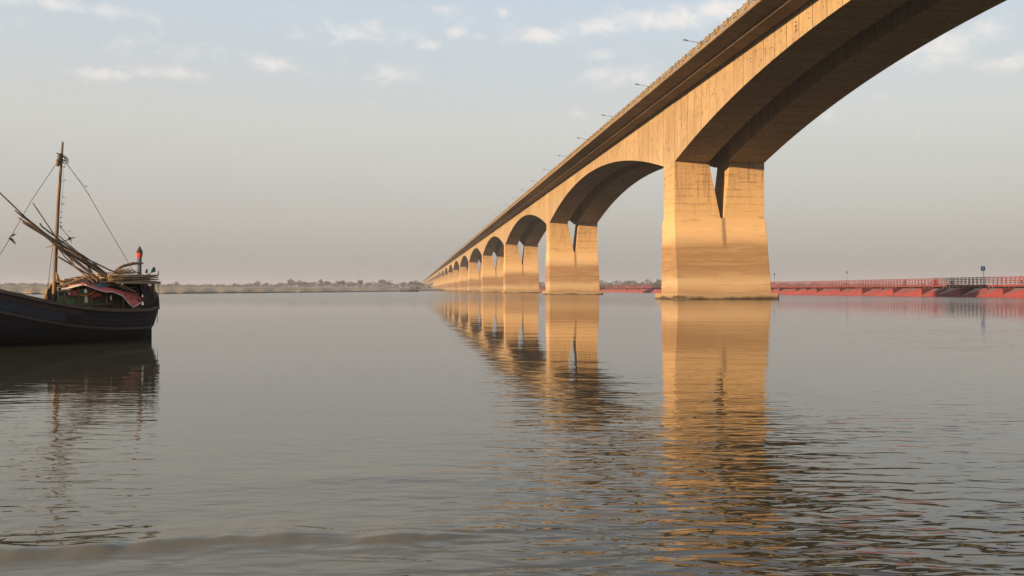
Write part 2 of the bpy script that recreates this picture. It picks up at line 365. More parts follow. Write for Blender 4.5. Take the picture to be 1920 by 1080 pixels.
# ------------------------------------------------------------------ far bank
def pix(x, y_dist):              # world X of picture column x at depth y_dist
    return (x - 960) / F * y_dist
bank_edge = [(-2400, 190), (-600, 215), (0, 268), (90, 278), (300, 305), (430, 350), (560, 425), (640, 480), (700, 545), (760, 660), (790, 800), (835, 1080), (900, 1180), (1000, 1250), (1300, 1400), (2400, 1500)]
def sandbank():
    bx = np.array([b[0] for b in bank_edge], float); by = np.array([b[1] for b in bank_edge], float)
    cols = np.concatenate([np.linspace(-2400, -100, 40), np.linspace(-90, 860, 420), np.linspace(870, 2400, 80)])
    ed = np.interp(cols, bx, by)
    ed = ed * (1 + .010 * np.sin(cols * .05) + .006 * np.sin(cols * .173 + 1) + .005 * rng.standard_normal(len(cols)).cumsum() * .12)
    prof = [(-.02, -.6), (0, -.1), (.0012, .35), (.004, .55), (.012, .75), (.03, 1.05), (.055, 1.5), (.09, 2.05), (.14, 2.45), (.22, 2.75), (.4, 3.1), (.8, 3.6), (1.6, 4.4), (3, 5), (9, 5)]
    vs_, fs = [], []
    n = len(cols)
    for t, z in prof:
        wob = np.convolve(rng.standard_normal(n + 12), np.ones(13) / 13, 'valid') * 1.1
        for i in range(n):
            Y = min(ed[i] * (1 + t), 4200); k = ed[i] / 330
            zz = z * (1 if z < .6 else (.85 + .15 * min(k, 1.8))) + (wob[i] * .16 if .3 < z < 4 else 0)
            vs_.append((min(max(pix(cols[i], Y), -4100), 4100), Y, zz))
    for r in range(len(prof) - 1):
        for i in range(n - 1):
            a = r * n + i; fs.append((a, a + 1, a + n + 1, a + n))
    m = MB(); m.add(vs_, fs, 0, True)
    mt, n_, b = new_mat('dry sand and straw')
    p = n_.n('ShaderNodeNewGeometry').outputs['Position']; x, y, z = n_.xyz(p)[:3]
    f = n_.noise(n_.scaled(p, (.06, .012, .6)), 1.0, 7, .7); g = n_.noise(n_.scaled(p, (.35, .05, 2)), 1.0, 5, .7)
    col = n_.mix(n_.step(f, .35, .65), (.25, .20, .125), (.35, .29, .20))
    col = n_.mix(n_.m('MULTIPLY', n_.step(g, .55, .72), .7), col, (.10, .09, .045))
    col = n_.mix(n_.m('SUBTRACT', 1.0, n_.step(n_.m('ADD', z, n_.m('MULTIPLY', g, .5)), .45, .85)), col, (.075, .055, .035))
    n_.put(b.inputs['Base Color'], col); b.inputs['Roughness'].default_value = .95; b.inputs['Specular IOR Level'].default_value = .1
    o = m.build('sandbank', mt, fix=False); tag(o, kind='structure')
sandbank()

M_LEAF = simple('hazy green foliage', (.035, .048, .022), .9, .45, .25)
M_LEAF_DRY = simple('dusty olive foliage', (.055, .058, .032), .9, .4, .25)
M_BARK = simple('grey brown bark', (.12, .09, .065), .9, .3, 2)

def leaf(m, c, r, rg):
    """one clump of leaves: three crossed crumpled quads"""
    for k in range(3):
        a = Vector(rg.normal(size=3)).normalized(); b = a.cross(Vector(rg.normal(size=3))).normalized()
        q = [c + a * r * rg.uniform(.6, 1.2), c + b * r * rg.uniform(.6, 1.2), c - a * r * rg.uniform(.6, 1.2), c - b * r * rg.uniform(.6, 1.2)]
        m.add(q, [(0, 1, 2, 3)])

def tree_meshes(seed, hgt, wid, kind):
    rg = np.random.default_rng(seed)
    t = MB(); lean = rg.uniform(-.06, .06) * hgt
    top = Vector((lean, 0, hgt * .72))
    t.tube([(0, 0, -.5), (lean * .3, 0, hgt * .3), tuple(top)], [hgt * .028, hgt * .02, hgt * .008], 6)
    lobes = []
    for k in range(7 if kind != 'palm' else 1):
        a = rg.uniform(0, 6.28); rr = rg.uniform(.1, .36) * wid
        zc = hgt * rg.uniform(.42, .84) if kind == 'round' else hgt * rg.uniform(.35, .9)
        e = Vector((lean + math.cos(a) * rr, math.sin(a) * rr, zc)); lobes.append((e, rg.uniform(.16, .27) * wid))
        t.tube([(lean * .5, 0, hgt * .35), tuple((Vector((lean * .5, 0, hgt * .35)) + e) / 2 + Vector((0, 0, .3))), tuple(e)], [hgt * .012, hgt * .008, hgt * .003], 5)
    c = MB()
    for e, r in lobes:
        for q in range(26):
            d = Vector(rg.normal(size=3)).normalized() * r * rg.uniform(.35, 1.08); d.z *= .8
            leaf(c, e + d, hgt * rg.uniform(.028, .06), rg)
    return t.mesh('trunk', M_BARK), c.mesh('crown', M_LEAF if seed % 3 else M_LEAF_DRY, False)

kinds = [tree_meshes(100 + i, 10, w_, k) for i, (w_, k) in enumerate([(11, 'round'), (9, 'tall'), (13, 'round'), (8, 'tall'), (10, 'round')])]
# (picture column, height in picture rows above the bank line, kind)
tl = [(-20, 6), (24, 8), (62, 5), (88, 6), (315, 6), (329, 8), (352, 4), (395, 4), (440, 5), (468, 6), (483, 9), (498, 8), (527, 7), (545, 12), (552, 13), (566, 12),
      (575, 9), (585, 9), (600, 12), (612, 12), (628, 11), (640, 11), (651, 11), (661, 9), (676, 13), (690, 9), (714, 15), (728, 10), (757, 8), (773, 11), (782, 11), (792, 8)]
spot = {4: 'first beside the stern of the boat', 10: 'darker than those to its left', 14: 'tallest of the clump left of centre', 26: 'tall and narrow above its neighbours'}
for i, (cx_, hh) in enumerate(tl):
    Y = 1500 + 260 * math.sin(i * 2.3); hgt = hh * Y / F + 4.0
    tm, cm = kinds[i % 5]
    t = empty('tree', (pix(cx_, Y), Y, 4.2), rz=i * 1.7)
    t.scale = (hgt / 10,) * 3
    tag(t, 'hazy grey-green tree in the treeline beyond the left sandbank', 'tree', 'trees along the far left skyline')
    link('trunk', tm, t); link('crown', cm, t)
    if i in spot:
        t['label'] = 'hazy tree beyond the left sandbank, ' + spot[i]; 
tr = [(1012, 8), (1118, 12), (1128, 9), (1147, 10), (1160, 10), (1176, 17), (1190, 13), (1202, 13), (1218, 13), (1230, 14), (1238, 20), (1262, 12), (1290, 9), (1500, 7), (1620, 6), (1760, 5)]
for i, (cx_, hh) in enumerate(tr):
    Y = 1650 + 150 * math.sin(i * 1.9); hgt = hh * Y / F
    tm, cm = kinds[(i * 2 + 1) % 5]
    t = empty('tree', (pix(cx_, Y), Y, 4.2), rz=i * 2.1); t.scale = (hgt / 10,) * 3
    tag(t, 'hazy tree showing above the red pontoon bridge between two piers', 'tree', 'trees behind the pontoon bridge')
    link('trunk', tm, t); link('crown', cm, t)

def woodland():
    rg = np.random.default_rng(5); m = MB()
    cols = np.array([-300, 0, 100, 300, 400, 470, 520, 560, 700, 800, 1000, 1110, 1130, 1240, 1400, 1950]); hs = np.array([4, 5, 4, 3.5, 2.6, 4, 4, 6, 5.5, 5, 5, 7, 7, 8, 5, 3])
    x = -300.0
    while x < 1950:
        hh = np.interp(x, cols, hs) * (.8 + .6 * math.sin(x * .11) ** 2) * 1.35
        Y = rg.uniform(1700, 2100); top = hh * Y / F + 3
        for k in range(9):
            leaf(m, Vector((pix(x, Y) + rg.uniform(-4, 4), Y + rg.uniform(-15, 15), 3.5 + rg.uniform(0, 1) * top)), rg.uniform(.9, 1.9), rg)
        x += rg.uniform(.5, 1.3)
    o = m.build('far_woodland', M_LEAF, fix=False)
    tag(o, 'low grey-green belt of distant scrub along the skyline', 'woodland', kind='stuff')
woodland()

# ------------------------------------------------------------------ the long bridge
L = 121.0; U0 = 130.0; NP = 26              # span, first pier, number of spans away from the camera
PIERS = [U0 + L * k for k in range(-1, NP)]
bridge = empty('river_bridge', (0, 0, 0), BR)
tag(bridge, 'long sunlit concrete bridge on arched box girders and split piers crossing the river', 'bridge')
def soffit(t):                              # t metres from the pier centre
    s = 1 - min(abs(t), 60.5) / 60.5
    t_ = max(0.0, (abs(t) - 2.8)) / (60.5 - 2.8)
    return 29.1 - 7.2 * (1 - t_) ** 2
VL, VLi, VRi, VR = 41.27, 46.88, 50.0, 56.1

def girder_mesh(v0, v1, seed):
    m = MB(); ts = [-60.44] + [-60.5 + 3.025 * k for k in range(1, 20)] + [-2.8, 2.8] + [60.5 - 3.025 * k for k in range(19, 0, -1)] + [60.44]
    rings = [[(v0, t, soffit(t)), (v1, t, soffit(t)), (v1, t, 31.95), (v0, t, 31.95)] for t in ts]
    m.loft(rings)
    rg = random.Random(seed)
    outer = v0 if v0 < 48 else v1; sgn = -1 if v0 < 48 else 1
    m.box(min(outer, outer + sgn * .06), max(outer, outer + sgn * .06), -2.75, 2.75, 21.0, 31.2)
    for k in range(-20, 20):                 # form-tie sockets and rusted slots
        t0 = k * 3.025 + rg.uniform(.3, .9)
        if abs(t0) < 4 or rg.random() < .25: continue
        lo = soffit(t0) + .5
        zz = lo + rg.uniform(.15, .85) * (31.0 - lo)
        for q in range(rg.choice((1, 2, 2, 3))):
            ln = rg.uniform(.2, .55); z_ = zz - q * .45
            if z_ < lo: continue
            for a in range(rg.choice((1, 1, 3))):
                y_ = t0 + a * .28; l_ = ln if a == 0 else .09
                m.box(min(outer, outer + sgn * .004), max(outer, outer + sgn * .004), y_, y_ + l_, z_ + rg.uniform(-.08, .08), z_ + .05 + rg.uniform(.0, .09), 1)
    return m.mesh('girder', [M_GIRD, M_MARK])

def pier_meshes():
    m = MB()                                   # lower shaft, battered
    A = [(.98, 41.0, 56.38, -5.0, 3.4), (6.0, 41.02, 56.34, -4.15, 3.2), (12.6, 41.06, 56.28, -3.05, 3.0), (13.0, 41.12, 56.22, -2.92, 2.92)]
    c = .07
    def ring(z, v0, v1, u0, u1):
        return [(v0 + c, u0, z), (v1 - c, u0, z), (v1, u0 + c, z), (v1, u1 - c, z), (v1 - c, u1, z), (v0 + c, u1, z), (v0, u1 - c, z), (v0, u0 + c, z)]
    m.loft([ring(*a) for a in A])
    # two columns leaning away from the notch
    def col(vb0, vb1, vt0, vt1, nb, nt_):
        rings = []
        for f in (0, .5, .88, 1.0):
            z = 12.8 + f * 9.6
            rings.append([(vb0 + (vt0 - vb0) * f, -2.82, z), (vb1 + (vt1 - vb1) * f, -2.82, z), (vb1 + (vt1 - vb1) * f, 2.82, z), (vb0 + (vt0 - vb0) * f, 2.82, z)])
        m.loft(rings)
    col(41.25, 48.85, 41.25, 46.75, 0, 0); col(49.30, 56.12, 50.5, 56.12, 0, 0)
    pl = MB(); c = .3
    pl.loft([ring(-1.5, 40.2, 57.15, -6.3, 4.6), ring(.86, 40.2, 57.15, -6.3, 4.6), ring(.96, 40.3, 57.05, -6.2, 4.5)])
    return m.mesh('pier', M_PIER), pl.mesh('plinth', M_PIER)

def deck_mesh():
    m = MB(); e = 60.48
    sec = [(36.7, 32.2), (36.7, 32.72), (37.1, 32.72), (37.1, 32.6), (60.3, 32.6), (60.3, 32.72), (60.7, 32.72), (60.7, 32.2),
           (56.35, 31.66), (56.0, 31.9), (50.1, 31.9), (46.8, 31.9), (41.35, 31.9), (41.0, 31.66)]
    m.loft([[(v, t, z) for v, z in sec] for t in (-e, e)])
    for v in (39.15, 58.25): m.box(v - .16, v + .16, -e, e, 31.66, 32.05)
    m.box(36.62, 36.70, -e, e, 32.24, 32.38); m.box(60.70, 60.78, -e, e, 32.24, 32.38)
    m.box(48.2, 49.2, -e, e, 32.6, 32.85)     # median kerb
    return m.mesh('deck_slab', M_DECK)

def parapet_mesh():
    m = MB(); per = L / 40
    for k in range(40):
        y0 = -60.5 + k * per
        for yy in (y0 + .02, y0 + 1.22):
            m.box(-.11, .11, yy, yy + .2, 32.72, 33.56); m.box(-.13, .13, yy - .02, yy + .22, 33.56, 33.62)
        m.box(-.05, .06, y0 + .22, y0 + 1.22, 32.98, 33.47)
        m.box(-.04, .04, y0 + 2.18, y0 + 2.28, 32.72, 33.5)
        for z in (33.42, 33.14): m.box(-.045, .045, y0 + 1.42, y0 + per + .02, z, z + .08)
        m.box(-.07, .07, y0 + 1.42, y0 + per + .02, 32.72, 32.90)
        m.box(-.06, .06, y0 + .22, y0 + 1.22, 33.47, 33.53)
    return m.mesh('parapet', M_RAIL)

g_l, g_r = girder_mesh(VL, VLi, 1), girder_mesh(VRi, VR, 2)
p_m, pl_m = pier_meshes(); d_m = deck_mesh(); pr_m = parapet_mesh()
for u in PIERS:
    pr = link('pier', p_m, bridge, (0, u, 0)); link('plinth', pl_m, pr)
    link('girder', g_l, bridge, (0, u, 0)); link('girder', g_r, bridge, (0, u, 0)); link('deck_slab', d_m, bridge, (0, u, 0))
    link('parapet', pr_m, bridge, (36.92, u, 0)); link('parapet', pr_m, bridge, (60.48, u, 0), R(180))

def lamp_proto():
    m = MB(); m.tube([(0, 0, 0), (0, 0, 6), (0, 0, 10.6)], [.11, .09, .06], 8); m.box(-.18, .18, -.18, .18, 0, .12)
    arm = MB(); arm.tube([(0, 0, 10.45), (-.8, 0, 10.5), (-2.6, 0, 10.78)], [.06, .055, .05], 6)
    hd = MB()
    hd.loft([[(x, math.cos(t) * r * 1.0, z + math.sin(t) * r * .6) for t in [i * math.pi / 4 for i in range(8)]]
             for x, r, z in [(-2.45, .05, 10.74), (-2.6, .12, 10.77), (-2.9, .22, 10.84), (-3.25, .24, 10.88), (-3.45, .14, 10.9)]], 0, True)
    ln = MB(); ln.loft([[(x, math.cos(t) * r, 10.80 + (x + 3.1) * -.09 - math.sin(t) * r * .5) for t in [i * math.pi / 6 for i in range(7)]]
             for x, r in [(-2.85, .1), (-3.0, .19), (-3.25, .2), (-3.38, .1)]], 0, True, False, False)
    return m.mesh('post', M_STEEL), arm.mesh('arm', M_STEEL), hd.mesh('lamp_head', M_LAMP), ln.mesh('lens', M_LENS)
lm = lamp_proto()
ordinal = ['nearest and highest', 'second', 'third', 'fourth', 'fifth', 'sixth', 'seventh', 'eighth', 'ninth', 'tenth', 'eleventh', 'twelfth']
for k in range(34):
    u = 104.8 + 30.25 * k
    if k == 0: continue
    if k > 12: lab = 'tiny distant street lamp along the far end of the bridge deck'
    else: lab = f'street lamp above the bridge parapet, {ordinal[k-1]} counting down from upper right'
    t = empty('street_lamp', tuple(V * 48.7 + U * u + Vector((0, 0, 32.85))), BR)
    tag(t, lab, 'street lamp', 'street lamps along the middle of the bridge')
    link('post', lm[0], t)
    for rz in (0, math.pi):
        link('arm', lm[1], t, rz=rz); hd = link('lamp_head', lm[2], t, rz=rz); link('lens', lm[3], hd)

# ------------------------------------------------------------------ red pontoon bridge
M_RED = simple('lighter red float bow', (.235, .043, .052), .55, .25, .8)  # red of the raked bows, lighter than the sides
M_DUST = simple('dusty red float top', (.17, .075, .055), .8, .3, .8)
M_REDSIDE = simple('darker red float sides', (.105, .018, .022), .6, .3, .8)  # darker red put on the float sides behind the bow
M_REDRAIL = simple('red railing paint', (.17, .04, .045), .6, .25, .5)
M_PLANK = simple('dark timber bearers', (.07, .05, .04), .9, .3, 2)
PV = 128.6; PU0, PUS, PUE = 128.0, 6.7, 1170.0
pont = empty('pontoon_bridge', (0, 0, 0), BR)
tag(pont, 'low red pontoon bridge on pointed red floats lying along the water at right', 'pontoon bridge')
def pontoon_mb(m, y=0.0, s=1.0):
    # x across the bridge (bow to -x), y along it
    hw = 1.95
    def sec(x, wd, zt, zb): return [(x, y - wd, zb), (x, y - wd, zt - .12 * wd / hw), (x, y - wd * .93, zt), (x, y + wd * .93, zt), (x, y + wd, zt - .12 * wd / hw), (x, y + wd, zb)]
    f0 = len(m.f)
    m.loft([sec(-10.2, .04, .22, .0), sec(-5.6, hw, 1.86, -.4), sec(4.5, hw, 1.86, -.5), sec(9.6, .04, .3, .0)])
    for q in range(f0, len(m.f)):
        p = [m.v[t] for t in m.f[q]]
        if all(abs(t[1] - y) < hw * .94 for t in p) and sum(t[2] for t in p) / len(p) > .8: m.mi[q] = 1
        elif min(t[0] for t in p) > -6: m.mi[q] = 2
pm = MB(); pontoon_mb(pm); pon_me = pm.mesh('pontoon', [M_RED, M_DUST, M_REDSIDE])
bm_ = MB()
for x in (-2.4, -.8, .8, 2.4):
    for yy in (-1.5, -.2, 1.1): bm_.box(x - .14, x + .14, yy, yy + .42, 1.82, 2.26)
be_me = bm_.mesh('bearer', M_PLANK)
nP = 100
for k in range(nP):
    u = PU0 + PUS * k + (.85 if k % 2 else -.85)
    o = link('pontoon', pon_me, pont, (PV + .5 * math.sin(k * 1.3), u, .04 * math.sin(k * 2.1)), R(1.6) * math.sin(k * 2.7))
    link('bearer', be_me, o)
m = MB()
u = PU0 + PUS * nP
while u < PUE: pontoon_mb(m, u); u += PUS
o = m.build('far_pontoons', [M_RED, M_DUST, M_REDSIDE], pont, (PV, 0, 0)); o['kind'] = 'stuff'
seg = 40.2; n_seg = int((PUE - 110) / seg)
dk = MB(); dk.box(-3.1, 3.1, 0, seg - .05, 2.26, 2.52)
for x in (-3.1, 3.1): dk.box(x - .07, x + .07, 0, seg - .05, 2.20, 2.66, 1)
dk_me = dk.mesh('deck', [M_PLANK, M_REDRAIL])
rl = MB()
for k in range(30):
    rl.box(-.05, .05, k * 1.34, k * 1.34 + .1, 2.66, 4.3)
for z in (4.22, 3.82, 3.42, 3.02): rl.box(-.03, .03, 0, seg, z, z + .085)
rl_me = rl.mesh('railing', M_REDRAIL)
for k in range(n_seg):
    u = 110 + seg * k
    link('deck', dk_me, pont, (PV, u, 0))
    for x in (-3.0, 3.0): link('railing', rl_me, pont, (PV + x, u, .05 * math.sin(k * 1.7)))

def on_pont(px_, dv=0.0):          # point of the pontoon deck seen in picture column px_
    v = PV + dv; Y = (math.hypot(1, .12) * F * v) / (px_ - 774); u = (Y - V.y * v) / U.y
    p = V * v + U * u; return Vector((p.x, p.y, 2.52))

M_BLUE = simple('blue sign enamel', (.035, .10, .34), .4, .15, 3)
M_WHITE = simple('white paint', (.72, .70, .66), .5, .1, 3)
t = empty('road_sign', on_pont(1844, -3.3), BR); tag(t, 'small blue sign on a thin post above the red railing', 'sign')
m = MB(); m.tube([(0, 0, -.2), (0, 0, 3.3)], .05, 6); m.build('post', M_STEEL, t)
m = MB(); m.box(-.5, .5, -.03, .03, 3.2, 4.2); sp = m.build('sign_panel', M_BLUE, t); sp.location.x = -.1
m = MB()
for z in (3.95, 3.45): m.box(-.3, .25, -.036, -.031, z, z + .07)
m.box(-.12, .1, -.036, -.031, 3.62, 3.82); m.build('sign_marks', M_WHITE, sp)
for px_, lb in ((1452, 'thin lamp pole rising above the red railing beside the big pier'), (1588, 'thin lamp pole on the pontoon bridge, midway between pier and people')):
    t = empty('light_pole', on_pont(px_, 3.2), BR); tag(t, lb, 'lamp pole', 'lamp poles on the pontoon bridge')
    hgt = 4.4 if px_ < 1500 else 4.0
    m = MB(); m.tube([(0, 0, 0), (0, 0, hgt)], [.06, .045], 6); m.build('pole', M_STEEL, t)
    m = MB(); m.loft([[(math.cos(a) * r, math.sin(a) * r, z) for a in [q * math.pi / 4 for q in range(8)]] for z, r in ((hgt, .12), (hgt + .15, .26), (hgt + .55, .26), (hgt + .7, .1))], 0, True); m.build('lamp_head', M_LAMP, t)

# ------------------------------------------------------------------ people
M_SKIN = simple('brown skin', (.22, .12, .075), .6, .1, 8)
M_HAIR = simple('black hair', (.012, .01, .009), .5, .2, 20)
def cloth(name, c): return simple(name, c, .85, .2, 5)
def skinned(name, verts, edges, radii, mats, parent, sub=1):
    me = bpy.data.meshes.new(name); me.from_pydata(verts, edges, []); o = bpy.data.objects.new(name, me); C.objects.link(o)
    mo = o.modifiers.new('skin', 'SKIN'); mo.use_smooth_shade = True
    for sv, r in zip(me.skin_vertices[0].data, radii): sv.radius = (r, r) if not isinstance(r, tuple) else r; sv.use_root = False
    me.skin_vertices[0].data[0].use_root = True
    o.modifiers.new('sub', 'SUBSURF').levels = sub
    dg = bpy.context.evaluated_depsgraph_get(); dg.update()
    nm = bpy.data.meshes.new_from_object(o.evaluated_get(dg)); bpy.data.objects.remove(o); nm.name = name
    nm.materials.clear(); nm.materials.append(mats)
    nm.polygons.foreach_set('use_smooth', [True] * len(nm.polygons))
    return link(name, nm, parent)
def person(loc, rz, label, top, bottom, seated=False, long=False):
    t = empty('person', loc, rz); tag(t, label, 'person', 'people crossing the pontoon bridge')
    zh = .92 if not seated else .98
    kn = ((-.1, .05, .5), (.1, -.04, .5)) if not seated else ((-.1, -.36, .78), (.1, -.38, .68))
    ft = ((-.1, .1, .07), (.1, -.12, .07)) if not seated else ((-.1, -.24, .42), (.1, -.2, .26))
    hand = ((-.27, -.08, .80), (.27, -.02, .80)) if not seated else ((-.24, -.55, 1.1), (.24, -.55, 1.1))
    elb = ((-.25, .05, 1.08), (.25, .07, 1.08)) if not seated else ((-.25, -.22, 1.14), (.25, -.22, 1.14))
    fwd = -.04 if not seated else -.18
    vs_ = [(0, 0, zh), (0, fwd * .4, zh + .26), (0, fwd, zh + .50), (0, fwd * 1.05, zh + .60), (0, fwd * 1.2 - .02, zh + .70), (0, fwd * 1.2 - .02, zh + .83),
           (-.18, fwd, zh + .48), elb[0], hand[0], (.18, fwd, zh + .48), elb[1], hand[1],
           (-.09, 0, zh - .06), kn[0], ft[0], (ft[0][0], ft[0][1] - .16, ft[0][2] - .03), (.09, 0, zh - .06), kn[1], ft[1], (ft[1][0], ft[1][1] - .16, ft[1][2] - .03),
           (hand[0][0], hand[0][1] - .05, hand[0][2] - .12), (hand[1][0], hand[1][1] - .05, hand[1][2] - .12)]
    ed = [(0,1),(1,2),(2,3),(3,4),(4,5),(2,6),(6,7),(7,8),(8,20),(2,9),(9,10),(10,11),(11,21),(0,12),(12,13),(13,14),(14,15),(0,16),(16,17),(17,18),(18,19)]
    rd = [.13, .125, .14, .055, .095, .085, .07, .045, .033, .07, .045, .033, .085, .06, .04, .035, .085, .06, .04, .035, .03, .03]
    skinned('body', vs_, ed, rd, M_SKIN, t, 2)
    if not long:
        ix = [1, 0, 2, 6, 7, 9, 10]
        skinned('shirt', [vs_[i] for i in ix], [(0,1),(0,2),(2,3),(3,4),(2,5),(5,6)], [.165, .165, .175, .10, .075, .10, .075], top, t, 2)
        ix = [0, 12, 13, 14, 16, 17, 18]
        skinned('trousers', [vs_[i] for i in ix], [(0,1),(1,2),(2,3),(0,4),(4,5),(5,6)], [.155, .11, .085, .07, .11, .085, .07], bottom, t, 2)
    else:
        ix = [0, 1, 2, 6, 7, 9, 10]
        skinned('blouse', [vs_[i] for i in ix], [(0,1),(1,2),(2,3),(3,4),(2,5),(5,6)], [.165, .16, .175, .10, .075, .10, .075], top, t, 2)
        m = MB(); n = 14
        m.loft([[(math.cos(a) * r, math.sin(a) * r * .85, z) for a in [2 * math.pi * q / n for q in range(n)]] for z, r in ((.06, .30), (.3, .26), (.6, .22), (.9, .19), (1.05, .17))], 0, True)
        m.build('sari_skirt', bottom, t)
    m = MB(); hc = Vector(vs_[4]); hc.z += .055; hc.y += .02
    rings = []
    for q in range(7):
        a = math.pi / 2 - q * math.pi / 9; rr = .125 * math.cos(a) + .004
        rings.append([(hc.x + math.cos(b_) * rr * .85, hc.y + math.sin(b_) * rr + (.03 if q > 3 else 0), hc.z + .135 * math.sin(a)) for b_ in [2 * math.pi * i / 10 for i in range(10)]])
    m.loft(rings, 0, True); m.build('hair', M_HAIR, t)
    return t
c_dark, c_brown, c_red, c_white, c_pink = cloth('charcoal cotton', (.04, .035, .035)), cloth('brown cotton', (.10, .07, .05)), cloth('bright red cotton', (.33, .035, .035)), cloth('white cotton', (.75, .72, .68)), cloth('pale pink cotton', (.62, .38, .34))
M_TYRE = simple('black rubber', (.02, .02, .02), .8)
def bicycle(loc, rz, label):
    t = empty('bicycle', loc, rz); tag(t, label, 'bicycle', 'bicycles on the pontoon bridge')
    for y in (-.53, .53):
        m = MB(); m.tube([(0, y + .33 * math.cos(a), .34 + .33 * math.sin(a)) for a in [2 * math.pi * q / 20 for q in range(21)]], .02, 6); wh = m.build('wheel', M_TYRE, t)
        m = MB()
        for q in range(8): a = q * math.pi / 4; m.tube([(0, y, .34), (0, y + .32 * math.cos(a), .34 + .32 * math.sin(a))], .004, 4)
        m.build('spokes', M_STEEL, wh)
    m = MB()
    for a, b_ in (((0, .53, .34), (0, .1, .3)), ((0, .1, .3), (0, .22, .85)), ((0, .22, .85), (0, -.36, .82)), ((0, -.36, .82), (0, .1, .3)), ((0, .53, .34), (0, .2, .78)), ((0, -.36, .95), (0, -.53, .34))): m.tube([a, b_], .022, 6)
    m.build('frame', c_dark, t)
    m = MB(); m.tube([(-.28, -.28, 1.02), (-.1, -.4, 1.0), (.1, -.4, 1.0), (.28, -.28, 1.02)], .016, 6); m.build('handlebar', M_STEEL, t)
    m = MB(); m.loft([[(math.cos(a) * r, .24 + math.sin(a) * r * 1.4, z) for a in [q * math.pi / 4 for q in range(8)]] for z, r in ((.86, .05), (.9, .1), (.93, .08))]); m.build('saddle', M_TYRE, t)
person(on_pont(1697, -1.6), BR + R(180), 'person in dark clothes walking on the pontoon bridge, farthest left of the walkers', c_dark, c_brown)
person(on_pont(1752, -1.9), BR + R(180), 'person in red sari on the pontoon bridge, left one of a close pair', c_red, c_red, long=True)
person(on_pont(1756, -1.2), BR + R(180), 'person in red sari on the pontoon bridge, right one of a close pair', c_red, c_red, long=True)
person(on_pont(1784, -1.9), BR, 'person in white shirt riding a bicycle along the pontoon bridge', c_white, c_dark, seated=True)
bicycle(on_pont(1784, -1.9), BR, 'bicycle ridden by the person in a white shirt')
bicycle(on_pont(1745, -2.0), BR, 'dark bicycle beside the pair in red')
person(on_pont(1914, -1.9), BR, 'person in pale pink top at the right edge of the photo', c_pink, c_dark, seated=True)
bicycle(on_pont(1914, -1.9), BR, 'bicycle ridden by the person at the right edge')

# ------------------------------------------------------------------ country boat
SB = Vector((-11.85, 27.4, 0)); DB = Vector((-.6, -.8, 0)); NB = Vector((.8, -.6, 0))
boat = empty('country_boat', SB, math.atan2(DB.y, DB.x))
# local frame of the boat: x to the bow, y to the side turned to the camera is -y or +y
YS = 1.0 if (Matrix.Rotation(math.atan2(DB.y, DB.x), 3, 'Z') @ Vector((0, 1, 0))).dot(NB) > 0 else -1.0
tag(boat, 'old black wooden country boat with bamboo roofed stern cabin moored at left', 'boat')
def bp(px_, py_, w_=0.0):
    """boat-frame point on the lengthwise plane w_ metres towards the near side"""
    d = Vector(((px_ - 960) / F, 1, (HOR - py_) / F)); k = (SB + NB * w_ - Vector((0, 0, HC)))
    t = k.dot(NB) / d.dot(NB); q = Vector((0, 0, HC)) + d * t - SB
    return Vector((q.dot(DB), YS * w_, q.z))
def wp(px_, py_, w_=0.0):
    q = bp(px_, py_, w_); return SB + DB * q.x + NB * w_ + Vector((0, 0, q.z))

M_TAR = simple('tarred black hull planks', (.009, .0088, .009), .75, .5, 2.0, (.4, 1, 6), .012)
M_GUN = simple('worn gunwale timber', (.11, .08, .055), .85, .4, 5, (.5, 1, 3), .01)
M_STRAKE = simple('greyed rubbing strake', (.075, .062, .05), .8, .4, 5, (.4, 1, 3))
M_BLUEP = simple('chipped blue paint', (.014, .03, .052), .8, .3, 2.5, (.5, 1, 2), 0, 0, (.03, .03, .035))
M_MARP = simple('chipped oxblood paint', (.045, .018, .016), .75, .3, 2.5, (.5, 1, 2), 0, 0, (.03, .025, .022))
M_DECKP = simple('dusty deck planks', (.17, .125, .085), .9, .3, 4, (.3, 3, 1))
M_BAM = simple('sun-bleached bamboo', (.30, .215, .12), .7, .3, 6, (.3, 1, 1))
M_BAMD = simple('smoke-darkened bamboo', (.17, .115, .07), .75, .35, 6, (.3, 1, 1))
M_MAT = simple('woven straw matting', (.25, .18, .105), .9, .4, 14, (1, 1, 2), .01)
M_DARKM = simple('black oiled matting', (.028, .025, .024), .85, .4, 6)
M_TARP = simple('red tarpaulin', (.50, .07, .055), .7, .25, 2.2, second=(.30, .095, .085))
M_HEM = simple('white tarpaulin hem', (.62, .55, .48), .7, .12, 5)
M_CREAM = simple('cream canvas', (.66, .52, .38), .8, .12, 5)
M_TEAL = simple('faded teal cloth', (.05, .14, .15), .8, .3, 4)
M_GREEN = simple('peeling green boards', (.07, .12, .06), .8, .4, 4, (1, 1, .3), 0, 0, (.10, .06, .035))
M_BROWNB = simple('dark cabin boards', (.06, .042, .03), .85, .4, 4, (3, 1, .4))
M_REDF = simple('faded pink cloth', (.30, .13, .10), .85, .3, 5)
M_ROPE = simple('hemp rope', (.10, .085, .065), .9, .2, 30)
M_MAST = simple('weathered mast wood', (.165, .118, .072), .75, .35, 5, (2, 2, .25))
M_POSTB = simple('blue grey painted post', (.06, .085, .11), .6, .3, 5)
M_POSTR = simple('red painted band', (.55, .05, .035), .5, .15, 5)
M_POSTK = simple('dark finial paint', (.035, .012, .012), .5, .2, 5)
M_LEAFG = simple('dry mango leaves', (.20, .21, .09), .8, .4, 9)
M_ORANGE = simple('orange marigold', (.60, .18, .03), .8, .3, 12)

